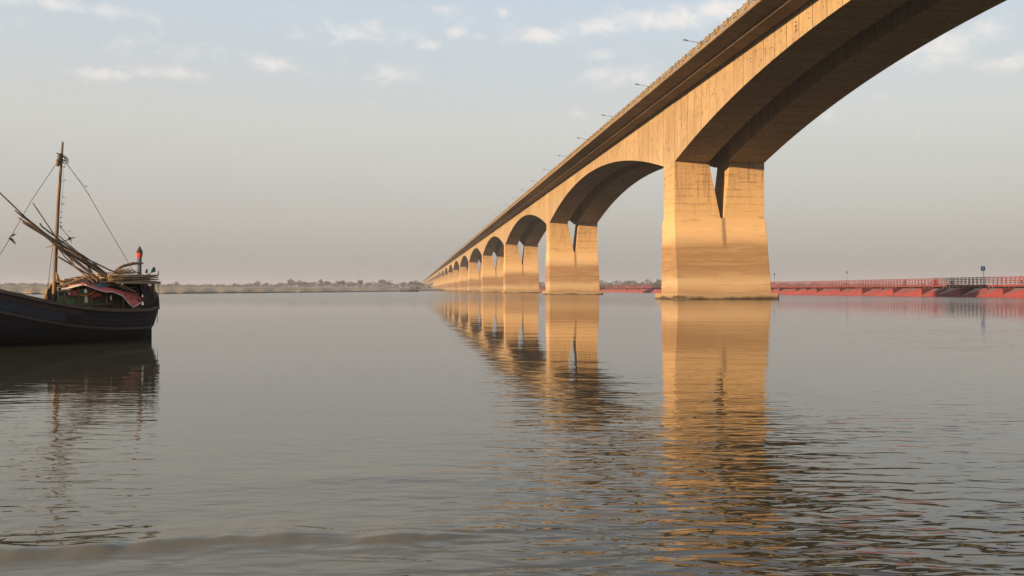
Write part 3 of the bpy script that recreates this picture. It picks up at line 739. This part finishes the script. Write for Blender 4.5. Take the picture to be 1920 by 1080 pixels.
hb_s = [0, .15, .5, 1, 2, 4, 6, 8, 10, 11]; hb_b = [.22, .55, .9, 1.12, 1.32, 1.45, 1.4, 1.1, .5, .06]
gz_s = [0, .5, 1, 2, 3, 4, 5, 7, 9, 11]; gz_z = [1.02, .94, .92, .93, 1.03, 1.22, 1.47, 2.0, 2.6, 3.3]
def smooth_interp(x, xs_, ys_):
    xs_ = np.array(xs_, float); ys_ = np.array(ys_, float)
    d = .35; return float(np.mean([np.interp(x + o, xs_, ys_) for o in (-d, -d / 2, 0, d / 2, d)])) if x > .35 else float(np.interp(x, xs_, ys_))
SS = [0, .08, .2, .4, .7] + [1 + .5 * i for i in range(19)] + [10.4, 10.8, 11]
def sect(s, n=9):
    b = smooth_interp(s, hb_s, hb_b); g = smooth_interp(s, gz_s, gz_z); pts = []
    rake = max(0, .9 - s) ; keel = -.55 + 1.3 * max(0, s - 8.5) / 2.5 + .85 * min(1, rake / .9) ** 1.3
    for i in range(n):
        f = i / (n - 1)                       # 0 gunwale .. 1 keel
        z = g + (keel - g) * f
        wd = b * (1 - .10 * f - .9 * f ** 4.0) if f < 1 else .02
        pts.append((s + (.18 * f if s < .6 else 0), wd, z))
    return pts
def hull():
    m = MB(); rings = []
    for s in SS:
        p = sect(s); rings.append([(a, b, c) for a, b, c in p] + [(a, -b, c) for a, b, c in p[::-1]])
    m.loft(rings, 0, True, True, False)
    b0 = rings[0]
    m.add(b0, [tuple(range(len(b0)))])
    return m.build('hull', M_TAR, boat)
hull()
def band(name, f0, f1, out, s0, s1, mat, both=True, thick=True):
    """a plank lying on the hull between two heights below the gunwale"""
    m = MB()
    for sg in ((1, -1) if both else (YS,)):
        rings = []
        for s in [x for x in SS if s0 <= x <= s1]:
            g = smooth_interp(s, gz_s, gz_z); b = smooth_interp(s, hb_s, hb_b); p = sect(s, 25)
            def at(dz):
                zs = [q[2] for q in p][::-1]; ws = [q[1] for q in p][::-1]; xs_ = [q[0] for q in p][::-1]
                return float(np.interp(g - dz, zs, xs_)), float(np.interp(g - dz, zs, ws))
            (xa, wa), (xb, wb) = at(f0), at(f1)
            rings.append([(xa, sg * (wa - .01), g - f0), (xa, sg * (wa + out), g - f0), (xb, sg * (wb + out), g - f1), (xb, sg * (wb - .01), g - f1)])
        m.loft(rings, 0, False)
    return m.build(name, mat, boat)
band('gunwale', -.045, .05, .045, 0, 11, M_GUN)
band('rubbing_strake', .53, .60, .03, .08, 11, M_STRAKE)
band('painted_band', .10, .22, .006, 3.0, 11, M_MARP)
band('painted_band', .24, .50, .006, 3.4, 11, M_BLUEP)
for dz in (.30, .42): band('plank_seam', dz, dz + .012, .008, .1, 3.4, M_STRAKE)
m = MB()
ring_ = []
for s in SS:
    b = smooth_interp(s, hb_s, hb_b) - .04; g = smooth_interp(s, gz_s, gz_z) - .12; ring_.append([(s, b, g), (s, -b, g)])
m.loft(ring_, 0, False, False, False); m.build('deck', M_DECKP, boat)

# mast and its gear -------------------------------------------------------
def tube_px(name, pts, r, mat, parent=None, n=8, jit=0.0):
    m = MB(); q = [bp(*p) for p in pts]
    m.tube(q, r, n); return m.build(name, mat, parent)
W0 = 0.15
mast = tube_px('mast', [(101, 566, W0), (102, 540, W0), (105, 460, W0), (109, 380, W0), (114, 310, W0), (117.3, 266, W0)], [.062, .06, .055, .048, .04, .03], M_MAST, boat, 10)
m = MB(); rg = random.Random(3)
c0 = bp(114, 297, W0)
for k in range(14):                       # lashings at the mast head
    a = c0 + Vector((rg.uniform(-.03, .03), rg.uniform(-.04, .04), rg.uniform(-.12, .14)))
    b = a + Vector((rg.uniform(-.22, .14), rg.uniform(-.1, .1), rg.uniform(-.2, .02)))
    m.tube([a, (a + b) / 2 + Vector((0, 0, .03)), b], [.02, .017, .008], 5)
for z in (-.1, -.03, .05, .13): m.tube([c0 + Vector((.058 * math.cos(t), .058 * math.sin(t), z)) for t in [i * math.pi / 5 for i in range(11)]], .014, 5)
m.build('lashing', M_ROPE, mast)
m = MB()
for px_, py_, l_ in ((108, 303, .30), (110, 300, .24)):
    q = bp(px_, py_, W0 + .05); m.loft([[(q.x + math.cos(t) * r, q.y + math.sin(t) * r, q.z + z) for t in [i * math.pi / 4 for i in range(8)]] for z, r in ((.1, .02), (.03, .055), (-.08, .06), (-.14, .03))], 0, True)
m.build('pulley_block', M_BAMD, mast)

def rope(pts, label, r=.009, group='rigging ropes of the boat', name='rope'):
    m = MB(); q = [wp(*p) for p in pts]; m.tube(q, r, 5); o = m.build(name, M_ROPE); tag(o, label, 'rope', group); return o
rope([(112, 297, .1), (60, 374, .1), (18, 448, .1), (-60, 575, .1)], 'thin stay rope running from the masthead down to the left')
rope([(120, 300, .1), (160, 355, .1), (205, 432, .15), (245, 500, .3), (262, 530, .5)], 'thin stay rope running from the masthead down to the stern')
rope([(99, 462, .25), (94, 500, .4), (89, 548, .8)], 'thin rope hanging left of the mast from the pole bundle')
rope([(111, 423, .2), (131, 447, .2)], 'short rope between mast and lashed cross pole')
rope([(298, 528, .2), (296.5, 570, .2), (295, 606, .2)], 'thin rope hanging off the stern towards the water')

def tuft(name, label, pts, leaves, sz, seed):
    rg = random.Random(seed); m = MB()
    if len(pts) > 1: m.tube([wp(*p) for p in pts], .004, 4)
    for (px_, py_, n, ang) in leaves:
        c = wp(px_, py_, .15)
        for k in range(n):
            a = R(ang + rg.uniform(-28, 28)); d = (DB * -math.cos(a) + Vector((0, 0, math.sin(a)))) * sz * rg.uniform(.6, 1.15); d += NB * rg.uniform(-.05, .05)
            sd = Vector((0, 0, 1)) * sz * .07 + NB * sz * .05
            st = c + NB * rg.uniform(-.02, .02)
            m.add([st, st + d * .45 + sd, st + d, st + d * .45 - sd], [(0, 1, 2, 3), (3, 2, 1, 0)])
            m.add([st, st + d * .45 + NB * sz * .1, st + d, st + d * .45 - NB * sz * .1], [(0, 1, 2, 3)])
    o = m.build(name, [M_LEAFG], fix=False); tag(o, label, 'garland', 'leaf garlands on the rigging')
tuft('leaf_garland', 'tuft of dry leaves tied to the left stay rope', [(16, 447, .12)], [(15, 446, 9, -18), (17, 444, 5, 8), (20, 449, 6, -30)], .22, 1)
tuft('leaf_garland', 'string of dry leaves hanging beside the mast', [(118, 312, .15), (118.5, 345, .15), (115, 385, .15), (113, 430, .15)],
     [(117, 312, 3, -20), (118, 338, 2, 2), (116, 368, 2, -14), (115, 380, 2, -18), (113, 385, 1, 5), (112, 398, 2, 0), (111, 408, 2, 10), (111, 417, 3, -20), (112, 423, 3, -40), (113, 340, 1, 0), (119, 296, 6, -25), (121, 292, 3, 0), (122, 299, 4, -60)], .11, 2)
tuft('leaf_garland', 'few dry leaves on the right stay rope', [(122, 304, .15), (140, 328, .15), (160, 350, .12)],
     [(138, 326, 2, 2), (159, 349, 2, -12), (163, 362, 1, -20), (128, 433, 2, 0)], .10, 3)

# bundle of bamboo poles slung across the mast ------------------------------
poles = [
 ([(-40, 325), (0, 362), (47, 407), (100, 450), (160, 484), (205, 506), (252, 523)], .020, 'longest bamboo pole of the bundle, reaching out past the left edge'),
 ([(27, 394), (70, 428), (108, 461), (155, 492), (200, 520), (238, 545)], .024, 'bamboo pole of the bundle with its split upper tip below the longest'),
 ([(34, 408), (75, 434), (110, 466), (150, 498), (188, 528)], .020, 'bamboo pole of the bundle, third tip down from the longest'),
 ([(41, 416), (80, 440), (112, 463), (165, 494), (215, 528), (255, 548)], .026, 'bamboo pole of the bundle with the lowest upper tip'),
 ([(61, 380), (84, 414), (104, 444), (128, 480), (142, 502)], .018, 'steep bamboo pole leaning up left of the mast'),
 ([(74, 418), (79, 425), (104, 444), (150, 478), (172, 510), (184, 529)], .022, 'bamboo pole with its upper end just left of the mast'),
 ([(107, 480), (135, 497), (170, 517), (195, 531)], .024, 'short bamboo pole hanging lowest beneath the bundle'),
 ([(107, 463), (122, 482), (140, 500), (160, 516), (178, 531)], .018, 'bamboo pole bending away beneath the bundle right of the mast'),
 ([(52, 416), (98, 450), (140, 475), (185, 503), (228, 535)], .026, 'bamboo pole in the thick middle of the bundle'),
 ([(60, 420), (100, 448), (150, 481), (195, 517), (240, 552)], .024, 'bamboo pole lying under the middle of the bundle'),
 ([(108, 440), (125, 455), (145, 472), (165, 485), (200, 513)], .015, 'thin bamboo pole arching above the bundle right of the mast'),
 ([(86, 443), (112, 464), (145, 490), (200, 535), (262, 563)], .022, 'bamboo pole running down to the stern over the red tarpaulin'),
]
for i, (pts, r, lb) in enumerate(poles):
    wz = .30 + .045 * (i % 4) - .02 * (i // 4)
    m = MB(); n = len(pts)
    P = [wp(x, y, wz + (.72 if x > 180 else .5) * (k / n) ** 2) for k, (x, y) in enumerate(pts)]
    # denser curve with knots
    Q = []; rr = []; r = r * 1.3
    for k in range(n - 1):
        for q in range(5):
            Q.append(P[k].lerp(P[k + 1], q / 5)); rr.append(r * (.72 + .28 * (k + q / 5) / n) * (1.16 if q == 2 else 1))
    Q.append(P[-1]); rr.append(r)
    m.tube(Q, rr, 7); o = m.build('bamboo_pole', M_BAMD)
    tag(o, lb, 'bamboo pole', 'bamboo poles slung across the mast')
m = MB(); m.tube([wp(86.5, 464, .28), wp(112, 455, .42), wp(140, 445, .42)], .017, 6); o = m.build('cross_pole', M_BAMD); tag(o, 'short stick lashed crosswise through the pole bundle at the mast', 'pole')
m = MB(); q = wp(131, 447, .42)
for k in range(6):
    a = k * 1.05; m.tube([q, q + DB * .05 * math.cos(a) + Vector((0, 0, .05 * math.sin(a)))], .018, 5)
m.tube([q, wp(134, 455, .42)], [.016, .008], 5); m.build('knot', M_ROPE, o)
m = MB(); q = bp(107, 456, .34)
for k in range(4): m.tube([q + Vector((.09 * math.cos(t) - .03 * k, YS * .16 * math.sin(t) - YS * .08, .10 * math.sin(t * 1) * .2 + .13 * math.cos(t))) for t in [i * math.pi / 6 for i in range(13)]], .010, 5)
m.build('pole_lashing', M_ROPE, mast)

# cabin ----------------------------------------------------------------------
def sheet(name, rows, mat, parent, thick=.012, smooth=True, mats=None):
    m = MB(); nr, nc = len(rows), len(rows[0]); vs_ = [p for r in rows for p in r]
    m.add(vs_, [(r * nc + c, r * nc + c + 1, (r + 1) * nc + c + 1, (r + 1) * nc + c) for r in range(nr - 1) for c in range(nc - 1)], 0, smooth)
    o = m.build(name, mat, parent, fix=False)
    md = o.modifiers.new('thickness', 'SOLIDIFY'); md.thickness = thick; md.offset = 0
    return o
# side wall of boards, near side
wl = MB(); wr = random.Random(5)
bounds = [108, 122, 133, 145, 151, 163, 171, 178, 190, 199, 205, 216, 226, 238, 248]
for a, b in zip(bounds[:-1], bounds[1:]):
    p0, p1 = bp(a + .4, 575, .98), bp(b - .4, 575, .98); zt = 1.5 - .0 * a
    zt = bp(a, np.interp(a, [108, 130, 158, 205, 228, 250], [553, 545, 540, 548, 552, 566]), .98).z
    g = wr.uniform(0, .02); mi = 0 if a < 165 else 1
    wl.box(min(p0.x, p1.x), max(p0.x, p1.x), min(YS * (.95 - g), YS * (.98 - g)), max(YS * (.95 - g), YS * (.98 - g)), .78, zt, mi)
cabin = wl.build('cabin_wall', [M_GREEN, M_BROWNB], boat)
m = MB(); m.box(bp(238, 560, 0).x, bp(112, 560, 0).x, -.9, .9, .7, 1.22); m.build('cabin_interior', M_BROWNB, boat)
m = MB()
for a in (121, 146, 171, 199, 232):
    q = bp(a, 578, 1.02); m.tube([q, bp(a + .5, np.interp(a, [108, 158, 205, 250], [551, 536, 546, 566]), 1.0)], .022, 6)
m.build('stanchion', M_BAMD, boat)
m = MB(); m.tube([bp(130, 571, 1.12), bp(170, 571, 1.12), bp(212, 570, 1.1)], .022, 6); m.build('side_rail', M_GUN, boat)
# arched mat roof of the cabin, with bamboo battens
def roof_rows(s0, s1, hw, zr, ze, n=8, m_=10, tilt=0.0):
    rows = []
    for i in range(n):
        s = s0 + (s1 - s0) * i / (n - 1); row = []
        for j in range(m_):
            t = -1 + 2 * j / (m_ - 1); row.append(Vector((s, hw * t, ze + (zr + tilt * (s - s0) - ze) * (1 - abs(t) ** 2.2))))
        rows.append(row)
    return rows
s_m = bp(108, 540, 0).x; s_p = bp(215, 520, 0).x
zr0 = bp(120, 533, 0).z; zr1 = bp(205, 517, 0).z
rows = roof_rows(s_p + .25, s_m + .05, .90, zr1, 1.15, 10, 11, (zr0 - zr1) / (s_m - s_p + .35))
roof = sheet('cabin_roof', rows, M_MAT, boat, .03)
m = MB(); rg = random.Random(9)
for k in range(11):
    t = -.95 + 1.9 * k / 10
    pts = [r[min(10, max(0, int((t + 1) / 2 * 10)))] + Vector((rg.uniform(-.03, .03), 0, .03 + rg.uniform(0, .02))) for r in rows]
    m.tube(pts, .016, 5)
for r in rows[::2]: m.tube([p + Vector((0, 0, .05)) for p in r], .018, 5)
for k in range(9):     # loose slats at the fore end
    q = bp(108 + 5.5 * k, 536 - 1.7 * k + rg.uniform(-1, 2), .5); m.tube([q, q + Vector((-.45, rg.uniform(-.1, .1), rg.uniform(.0, .07)))], .013, 5)
m.build('battens', M_BAM, roof)
m = MB()
for a, b, c_, d_ in ((107, 540, 124, 537), (107, 547, 122, 545), (109, 541, 109, 556), (116, 541, 117, 552), (122, 537, 121, 548)): m.tube([bp(a, b, .6), bp(c_, d_, .6)], .022, 6)
m.tube([bp(108, 527, 0.2), bp(106.5, 515, .2), bp(105, 511, .2)], [.07, .04, .02], 6); m.build('roof_frame', M_BAM, boat)

m = MB(); rg = random.Random(12)
for k in range(34):    # odds and ends of cane thrown on the roof
    q = bp(rg.uniform(118, 236), 0, 0); f = (q.x - s_p) / (s_m - s_p); zc = zr1 + (zr0 - zr1) * f
    y = rg.uniform(-.5, .75) * YS; z = 1.15 + (zc - 1.15) * (1 - (abs(y) / .9) ** 2.2) + .05 + rg.uniform(0, .05)
    a = rg.uniform(-.5, .5); l_ = rg.uniform(.2, .55)
    m.tube([(q.x - l_, y - a * l_ * .4, z + rg.uniform(-.03, .05)), (q.x + l_, y + a * l_ * .4, z + rg.uniform(-.03, .03))], rg.uniform(.008, .016), 5)
m.build('loose_cane', M_BAMD, roof)
# stern platform: layers of bamboo on a frame ------------------------------------
m = MB(); rg = random.Random(4)
pz0, pz1 = bp(260, 529, .9).z, bp(260, 513, .9).z
sa, sb = bp(296.5, 520, .9).x, bp(212, 520, .9).x
for k in range(15):
    y = -.95 + 1.9 * k / 14
    for lay in range(4):
        z = pz0 + .03 + lay * (pz1 - pz0 - .05) / 3.6 + rg.uniform(-.012, .012)
        r = rg.uniform(.022, .032)
        m.tube([(sa + rg.uniform(-.02, .1), y, z), ((sa + sb) / 2, y + rg.uniform(-.02, .02), z + rg.uniform(-.01, .02)), (sb + rg.uniform(-.25, .25), y + rg.uniform(-.03, .03), z + rg.uniform(-.04, .02))], r, 6, lay % 2)
plat = m.build('stern_platform', [M_BAM, M_MAT], boat)
m = MB(); m.box(sa - .02, sb - .1, YS * .96 - .03, YS * .96 + .03, pz0 - .05, pz0 + .02); m.box(sa - .03, sa + .04, -1.0, 1.0, pz0 - .06, pz0 + .03); m.box(sb - .2, sb - .12, -1.0, 1.0, pz0 - .06, pz0 + .02)
m.build('edge_beam', M_BAM, plat)
m = MB()
for a, b, c_, d_, w1 in ((287, 530, 289, 560, .75), (287, 531, 282, 548, .75), (272, 529, 272, 540, .9)): m.tube([bp(a, b, w1), bp(c_, d_, w1)], .045 if a > 280 else .02, 7)
m.tube([bp(287, 530, -.75), bp(289, 562, -.75)], .045, 7)
m.build('platform_post', M_BAMD, boat)
m = MB(); m.tube([bp(274, 527, .98), bp(276.5, 512, .98)], .014, 6); m.tube([bp(296.5, 516, .8), bp(296, 508, .8)], [.022, .028], 6); m.build('platform_stake', M_BAM, plat)
# dark matting hood under the platform
rows = []
for i in range(9):
    t = i / 8; row = []
    for j in range(9):
        a = math.pi * (j / 8); px_ = 243 + 38 * t
        q = bp(px_, 556, 0); hw = .9 - .32 * t; zt = bp(px_, np.interp(px_, [240, 265, 280, 291], [529, 530, 540, 558]), .5).z
        row.append(Vector((q.x, hw * math.cos(a), .92 + (zt - .92) * max(0, math.sin(a)) ** .6)))
    rows.append(row)
sheet('stern_hood', rows, M_DARKM, boat, .03)
# steering post with painted finial, and its tiller
def lathe_px(name, prof, mat, parent, w_, n=10, sq=1.0):
    m = MB(); rings = []
    for px_, py_, r in prof:
        q = bp(px_, py_, w_); rings.append([(q.x + math.cos(t) * r, q.y + math.sin(t) * r * sq, q.z) for t in [2 * math.pi * i / n + .39 for i in range(n)]])
    m.loft(rings, 0, n > 8); return m.build(name, mat, parent)
rp = lathe_px('steering_post', [(261, 545, .075), (261, 500, .068), (261.3, 483.5, .07)], M_POSTB, boat, 0.0, 8)
lathe_px('painted_band', [(261.3, 483.5, .073), (261.5, 478, .095), (261.6, 474.5, .10)], M_POSTR, rp, 0.0, 8)
lathe_px('finial', [(261.6, 474.5, .10), (261.7, 472, .097), (261.9, 466.5, .055), (262.1, 461.5, .012)], M_POSTK, rp, 0.0, 8)
tube_px('tiller', [(208, 515, .1), (221, 504, .1), (232, 498.5, .1), (250, 494, .12), (268, 493.5, .12)], [.02, .04, .05, .05, .03], M_BAMD, boat, 7)
# heap of straw, paddle, folded things lying on the platform
m = MB(); rg = random.Random(8)
for k in range(120):
    q = wp(rg.gauss(233, 7), 512, rg.uniform(-.3, .8)); q.z += rg.uniform(-.02, .14) * math.exp(-((q.x - wp(233, 512, .2).x) / .25) ** 2)
    d = Vector((rg.uniform(-1, 1), rg.uniform(-1, 1), rg.uniform(-.3, .4))).normalized() * .1; m.tube([q - d, q + d], .006, 4)
o = m.build('straw_heap', M_MAT); tag(o, 'small heap of dry straw on the stern platform', 'straw')
def flat_px(name, pts, w_, th, mat, label, cat, parent=None):
    m = MB(); a = [wp(x, y, w_) for x, y in pts]; b = [p + NB * th for p in a]; m.loft([a, b]); o = m.build(name, mat, parent)
    if label: tag(o, label, cat)
    return o
pd = flat_px('paddle', [(283, 507), (285, 503), (288, 500), (290, 502), (291, 507), (290, 510), (286, 511), (282, 511.5)], .55, .03, M_TEAL, 'dark teal paddle blade sticking up at the stern', 'paddle')
m = MB(); m.tube([wp(286, 508, .565), wp(276, 518, .565)], .016, 6); m.build('shaft', M_BAMD, pd)
flat_px('stern_peg', [(271, 512), (272, 507), (274, 504.5), (275.5, 505), (275, 512)], .6, .06, M_POSTB, 'small blunt grey peg on the platform between steering post and paddle', 'peg')
# bollard at the gunwale
o = MB(); q = wp(92.5, 558, 1.25); o.loft([[(q.x + math.cos(t) * r, q.y + math.sin(t) * r, z) for t in [i * math.pi / 4 for i in range(8)]] for z, r in ((1.0, .05), (1.36, .05), (1.38, .06), (1.43, .055))]); o = o.build('bollard', M_TAR, None); o.parent = boat; o.matrix_parent_inverse = boat.matrix_basis.inverted()

# red tarpaulin over the near side -------------------------------------------------
top = [(152, 530.5), (168, 532.5), (185, 534), (205, 536.5), (228, 542), (250, 550), (276, 561)]
bot = [(158, 533.5), (178, 542), (196, 547.5), (211, 547.5), (229, 554.5), (239, 566.5), (249, 576.5)]
end = [(274, 562), (268, 567), (260, 571), (254, 575.5)]
rows = []
nr = 6
for i in range(nr):
    f = i / (nr - 1); row = []
    for k in range(25):
        u_ = k / 24 * 6; a = int(min(u_, 5.999)); g = u_ - a
        tx = top[a][0] * (1 - g) + top[a + 1][0] * g; ty = top[a][1] * (1 - g) + top[a + 1][1] * g
        bx = bot[a][0] * (1 - g) + bot[a + 1][0] * g; by = bot[a][1] * (1 - g) + bot[a + 1][1] * g
        px_, py_ = tx * (1 - f) + bx * f, ty * (1 - f) + by * f
        row.append(wp(px_, py_, .66 + .53 * f + .025 * math.sin(k * 1.3 + i) * f))
    rows.append(row)
tarp = sheet('tarpaulin', rows, M_TARP, None, .008); tag(tarp, 'red tarpaulin with white hem draped over the cabin side', 'tarpaulin')
m = MB(); m.tube([p + NB * .012 for p in rows[-1]], .014, 6); m.tube([r[-1] + NB * .012 for r in rows], .016, 6); m.build('hem', M_HEM, tarp)
cr = []
for i in range(4):
    f = i / 3
    cr.append([wp(115 + (157 - 115) * k / 8, (542 + (533.5 - 542) * k / 8 + .8 * math.sin(k * .9)) - 1.4 + 3.6 * f - (1.3 * f if k > 6 else 0), .80 + .3 * f) for k in range(9)])
o = sheet('awning', cr, M_CREAM, None, .01); tag(o, 'cream canvas awning strip lit by the sun above the cabin side', 'awning')
tl_ = [[wp(174 + 24 * k / 5 + i * 1.2, 531 + i * 2.2 + 1.0 * k / 5 + .5 * math.sin(k * 2), .38 + .16 * i) for k in range(6)] for i in range(4)]
o = sheet('folded_cloth', tl_, M_TEAL, None, .05); tag(o, 'faded teal cloth lying on the cabin roof above the tarpaulin', 'cloth')
for k, (pts_, mt_, lb_) in enumerate([
    ([(126, 534), (138, 530), (152, 527), (163, 526)], M_REDF, 'faded pink cloth spread over the forward cabin roof'),
    ([(196, 527), (206, 529), (220, 533), (236, 539)], M_DARKM, 'black plastic sheet bunched under the pole ends on the roof')]):
    rw_ = [[wp(x_ + 2 * i, y_ + i * (2.4 + .5 * math.sin(k + x_)), .30 + .19 * i) for (x_, y_) in pts_ for q in (0,)] for i in range(4)]
    o = sheet('roof_cloth', rw_, mt_, None, .03); tag(o, lb_, 'cloth')
# things hanging under the awning
def cloth_px(pts, w_, mat, label, name='hanging_cloth', cat='cloth'):
    n = len(pts); rows = []
    for i in range(5):
        f = i / 4; rows.append([wp(t[0] * (1 - f) + b[0] * f, t[1] * (1 - f) + b[1] * f, w_ + .03 * math.sin(k * 2.2 + i)) for k, (t, b) in enumerate(pts)])
    o = sheet(name, rows, mat, None, .01); tag(o, label, cat, 'cloths hanging under the awning' if name == 'hanging_cloth' else None)
M_REDC = simple('dull red cloth', (.36, .06, .05), .85, .3, 6)
cloth_px([((126, 549), (127, 555)), ((133, 545), (133, 555.5)), ((139, 544), (139, 556)), ((144, 546), (146, 555))], 1.02, M_REDC, 'dull red cloth hanging at the left end of the cabin side')
cloth_px([((171, 550), (172, 557)), ((177, 547), (177, 559)), ((183, 547), (183, 556)), ((190, 550), (191, 558))], 1.03, M_REDC, 'red and orange cloth hanging under the tarpaulin edge')
cloth_px([((159, 556), (158, 568)), ((162, 555.5), (161.5, 569)), ((164, 556), (165, 567))], 1.06, M_CREAM, 'cream rag hanging down in the middle of the cabin side')
m = MB(); rg = random.Random(6)
gp = [(150, 553), (157, 554.5), (165, 553), (172, 550), (179, 545)]
for k in range(60):
    u_ = k / 59 * 3.999; a = int(u_); g = u_ - a
    q = wp(gp[a][0] * (1 - g) + gp[a + 1][0] * g, gp[a][1] * (1 - g) + gp[a + 1][1] * g + rg.uniform(-.4, .4), 1.08 + rg.uniform(-.02, .02))
    r = rg.uniform(.014, .024)
    m.add([q + Vector(v_) * r for v_ in ((1,0,0),(0,1,0),(-1,0,0),(0,-1,0),(0,0,1),(0,0,-1))], [(0,1,4),(1,2,4),(2,3,4),(3,0,4),(1,0,5),(2,1,5),(3,2,5),(0,3,5)])
o = m.build('flower_garland', M_ORANGE); tag(o, 'orange flower garland strung under the awning of the boat', 'garland')
def jar(px_, py_, r, hgt, mat, label, cat, name, w_=1.08):
    q = wp(px_, py_, w_); m = MB(); m.loft([[(q.x + math.cos(t) * a, q.y + math.sin(t) * a, q.z + z) for t in [i * math.pi / 5 for i in range(10)]] for z, a in ((0, r * .8), (hgt * .12, r), (hgt * .65, r), (hgt * .8, r * .5), (hgt, r * .45))], 0, True)
    o = m.build(name, mat); tag(o, label, cat)
jar(160.5, 550, .045, .13, M_WHITE, 'small white jar hanging under the awning ridge', 'jar', 'jar')
jar(208, 563, .022, .15, M_WHITE, 'slim white bottle standing against the dark cabin boards', 'bottle', 'bottle')
jar(130, 553, .02, .07, M_WHITE, 'tiny white cup at the left end of the cabin', 'cup', 'cup')
# rudder head at the waterline
m = MB(); a = bp(279, 611, 0); m.box(a.x - .08, a.x + .25, -.04, .04, -.4, a.z + .04); m.box(a.x - .1, a.x + .1, -.06, .06, a.z - .03, a.z + .05); m.build('rudder', M_TAR, boat)

# ------------------------------------------------------------------ small far boats by the sandbank
def small_boat(px_, Y, length, z, label, rz):
    t = empty('rowing_boat', (pix(px_, Y), Y, z), rz); tag(t, label, 'boat', 'small boats at the far bank')
    m = MB(); rings = []
    for k in range(9):
        f = -1 + 2 * k / 8; wd = 1.5 * (1 - abs(f) ** 2.5) + .03; s = f * length / 2; g = .7 + .9 * abs(f) ** 3
        rings.append([(s, -wd, g), (s, -wd * .7, -.2), (s, wd * .7, -.2), (s, wd, g)])
    m.loft(rings, 0, False); m.build('hull', M_TAR, t)
    m = MB(); m.loft([[(x, 1.1 * math.cos(a), .6 + 1.1 * math.sin(a)) for a in [math.pi * q / 6 for q in range(7)]] for x in (-length * .05, length * .28)], 0, True); m.build('cabin_roof', M_DARKM, t)
small_boat(768, 600, 13, 0, 'small dark boat moored at the tip of the left sandbank', R(8))
small_boat(779, 830, 9, 2.6, 'small dark boat drawn up on the sand just left of the bridge', R(-5))

# ------------------------------------------------------------------ haze
m = MB(); m.box(-4500, 4500, -450, 4600, -3, 48)
mt = bpy.data.materials.new('dusty haze'); mt.use_nodes = True; t = mt.node_tree; t.nodes.clear()
pv = t.nodes.new('ShaderNodeVolumePrincipled'); ou = t.nodes.new('ShaderNodeOutputMaterial'); t.links.new(pv.outputs[0], ou.inputs['Volume'])
pv.inputs['Color'].default_value = (.66, .72, .82, 1); pv.inputs['Density'].default_value = 2.2e-4; pv.inputs['Anisotropy'].default_value = 0.0
haze = m.build('haze', mt); tag(haze, kind='stuff')
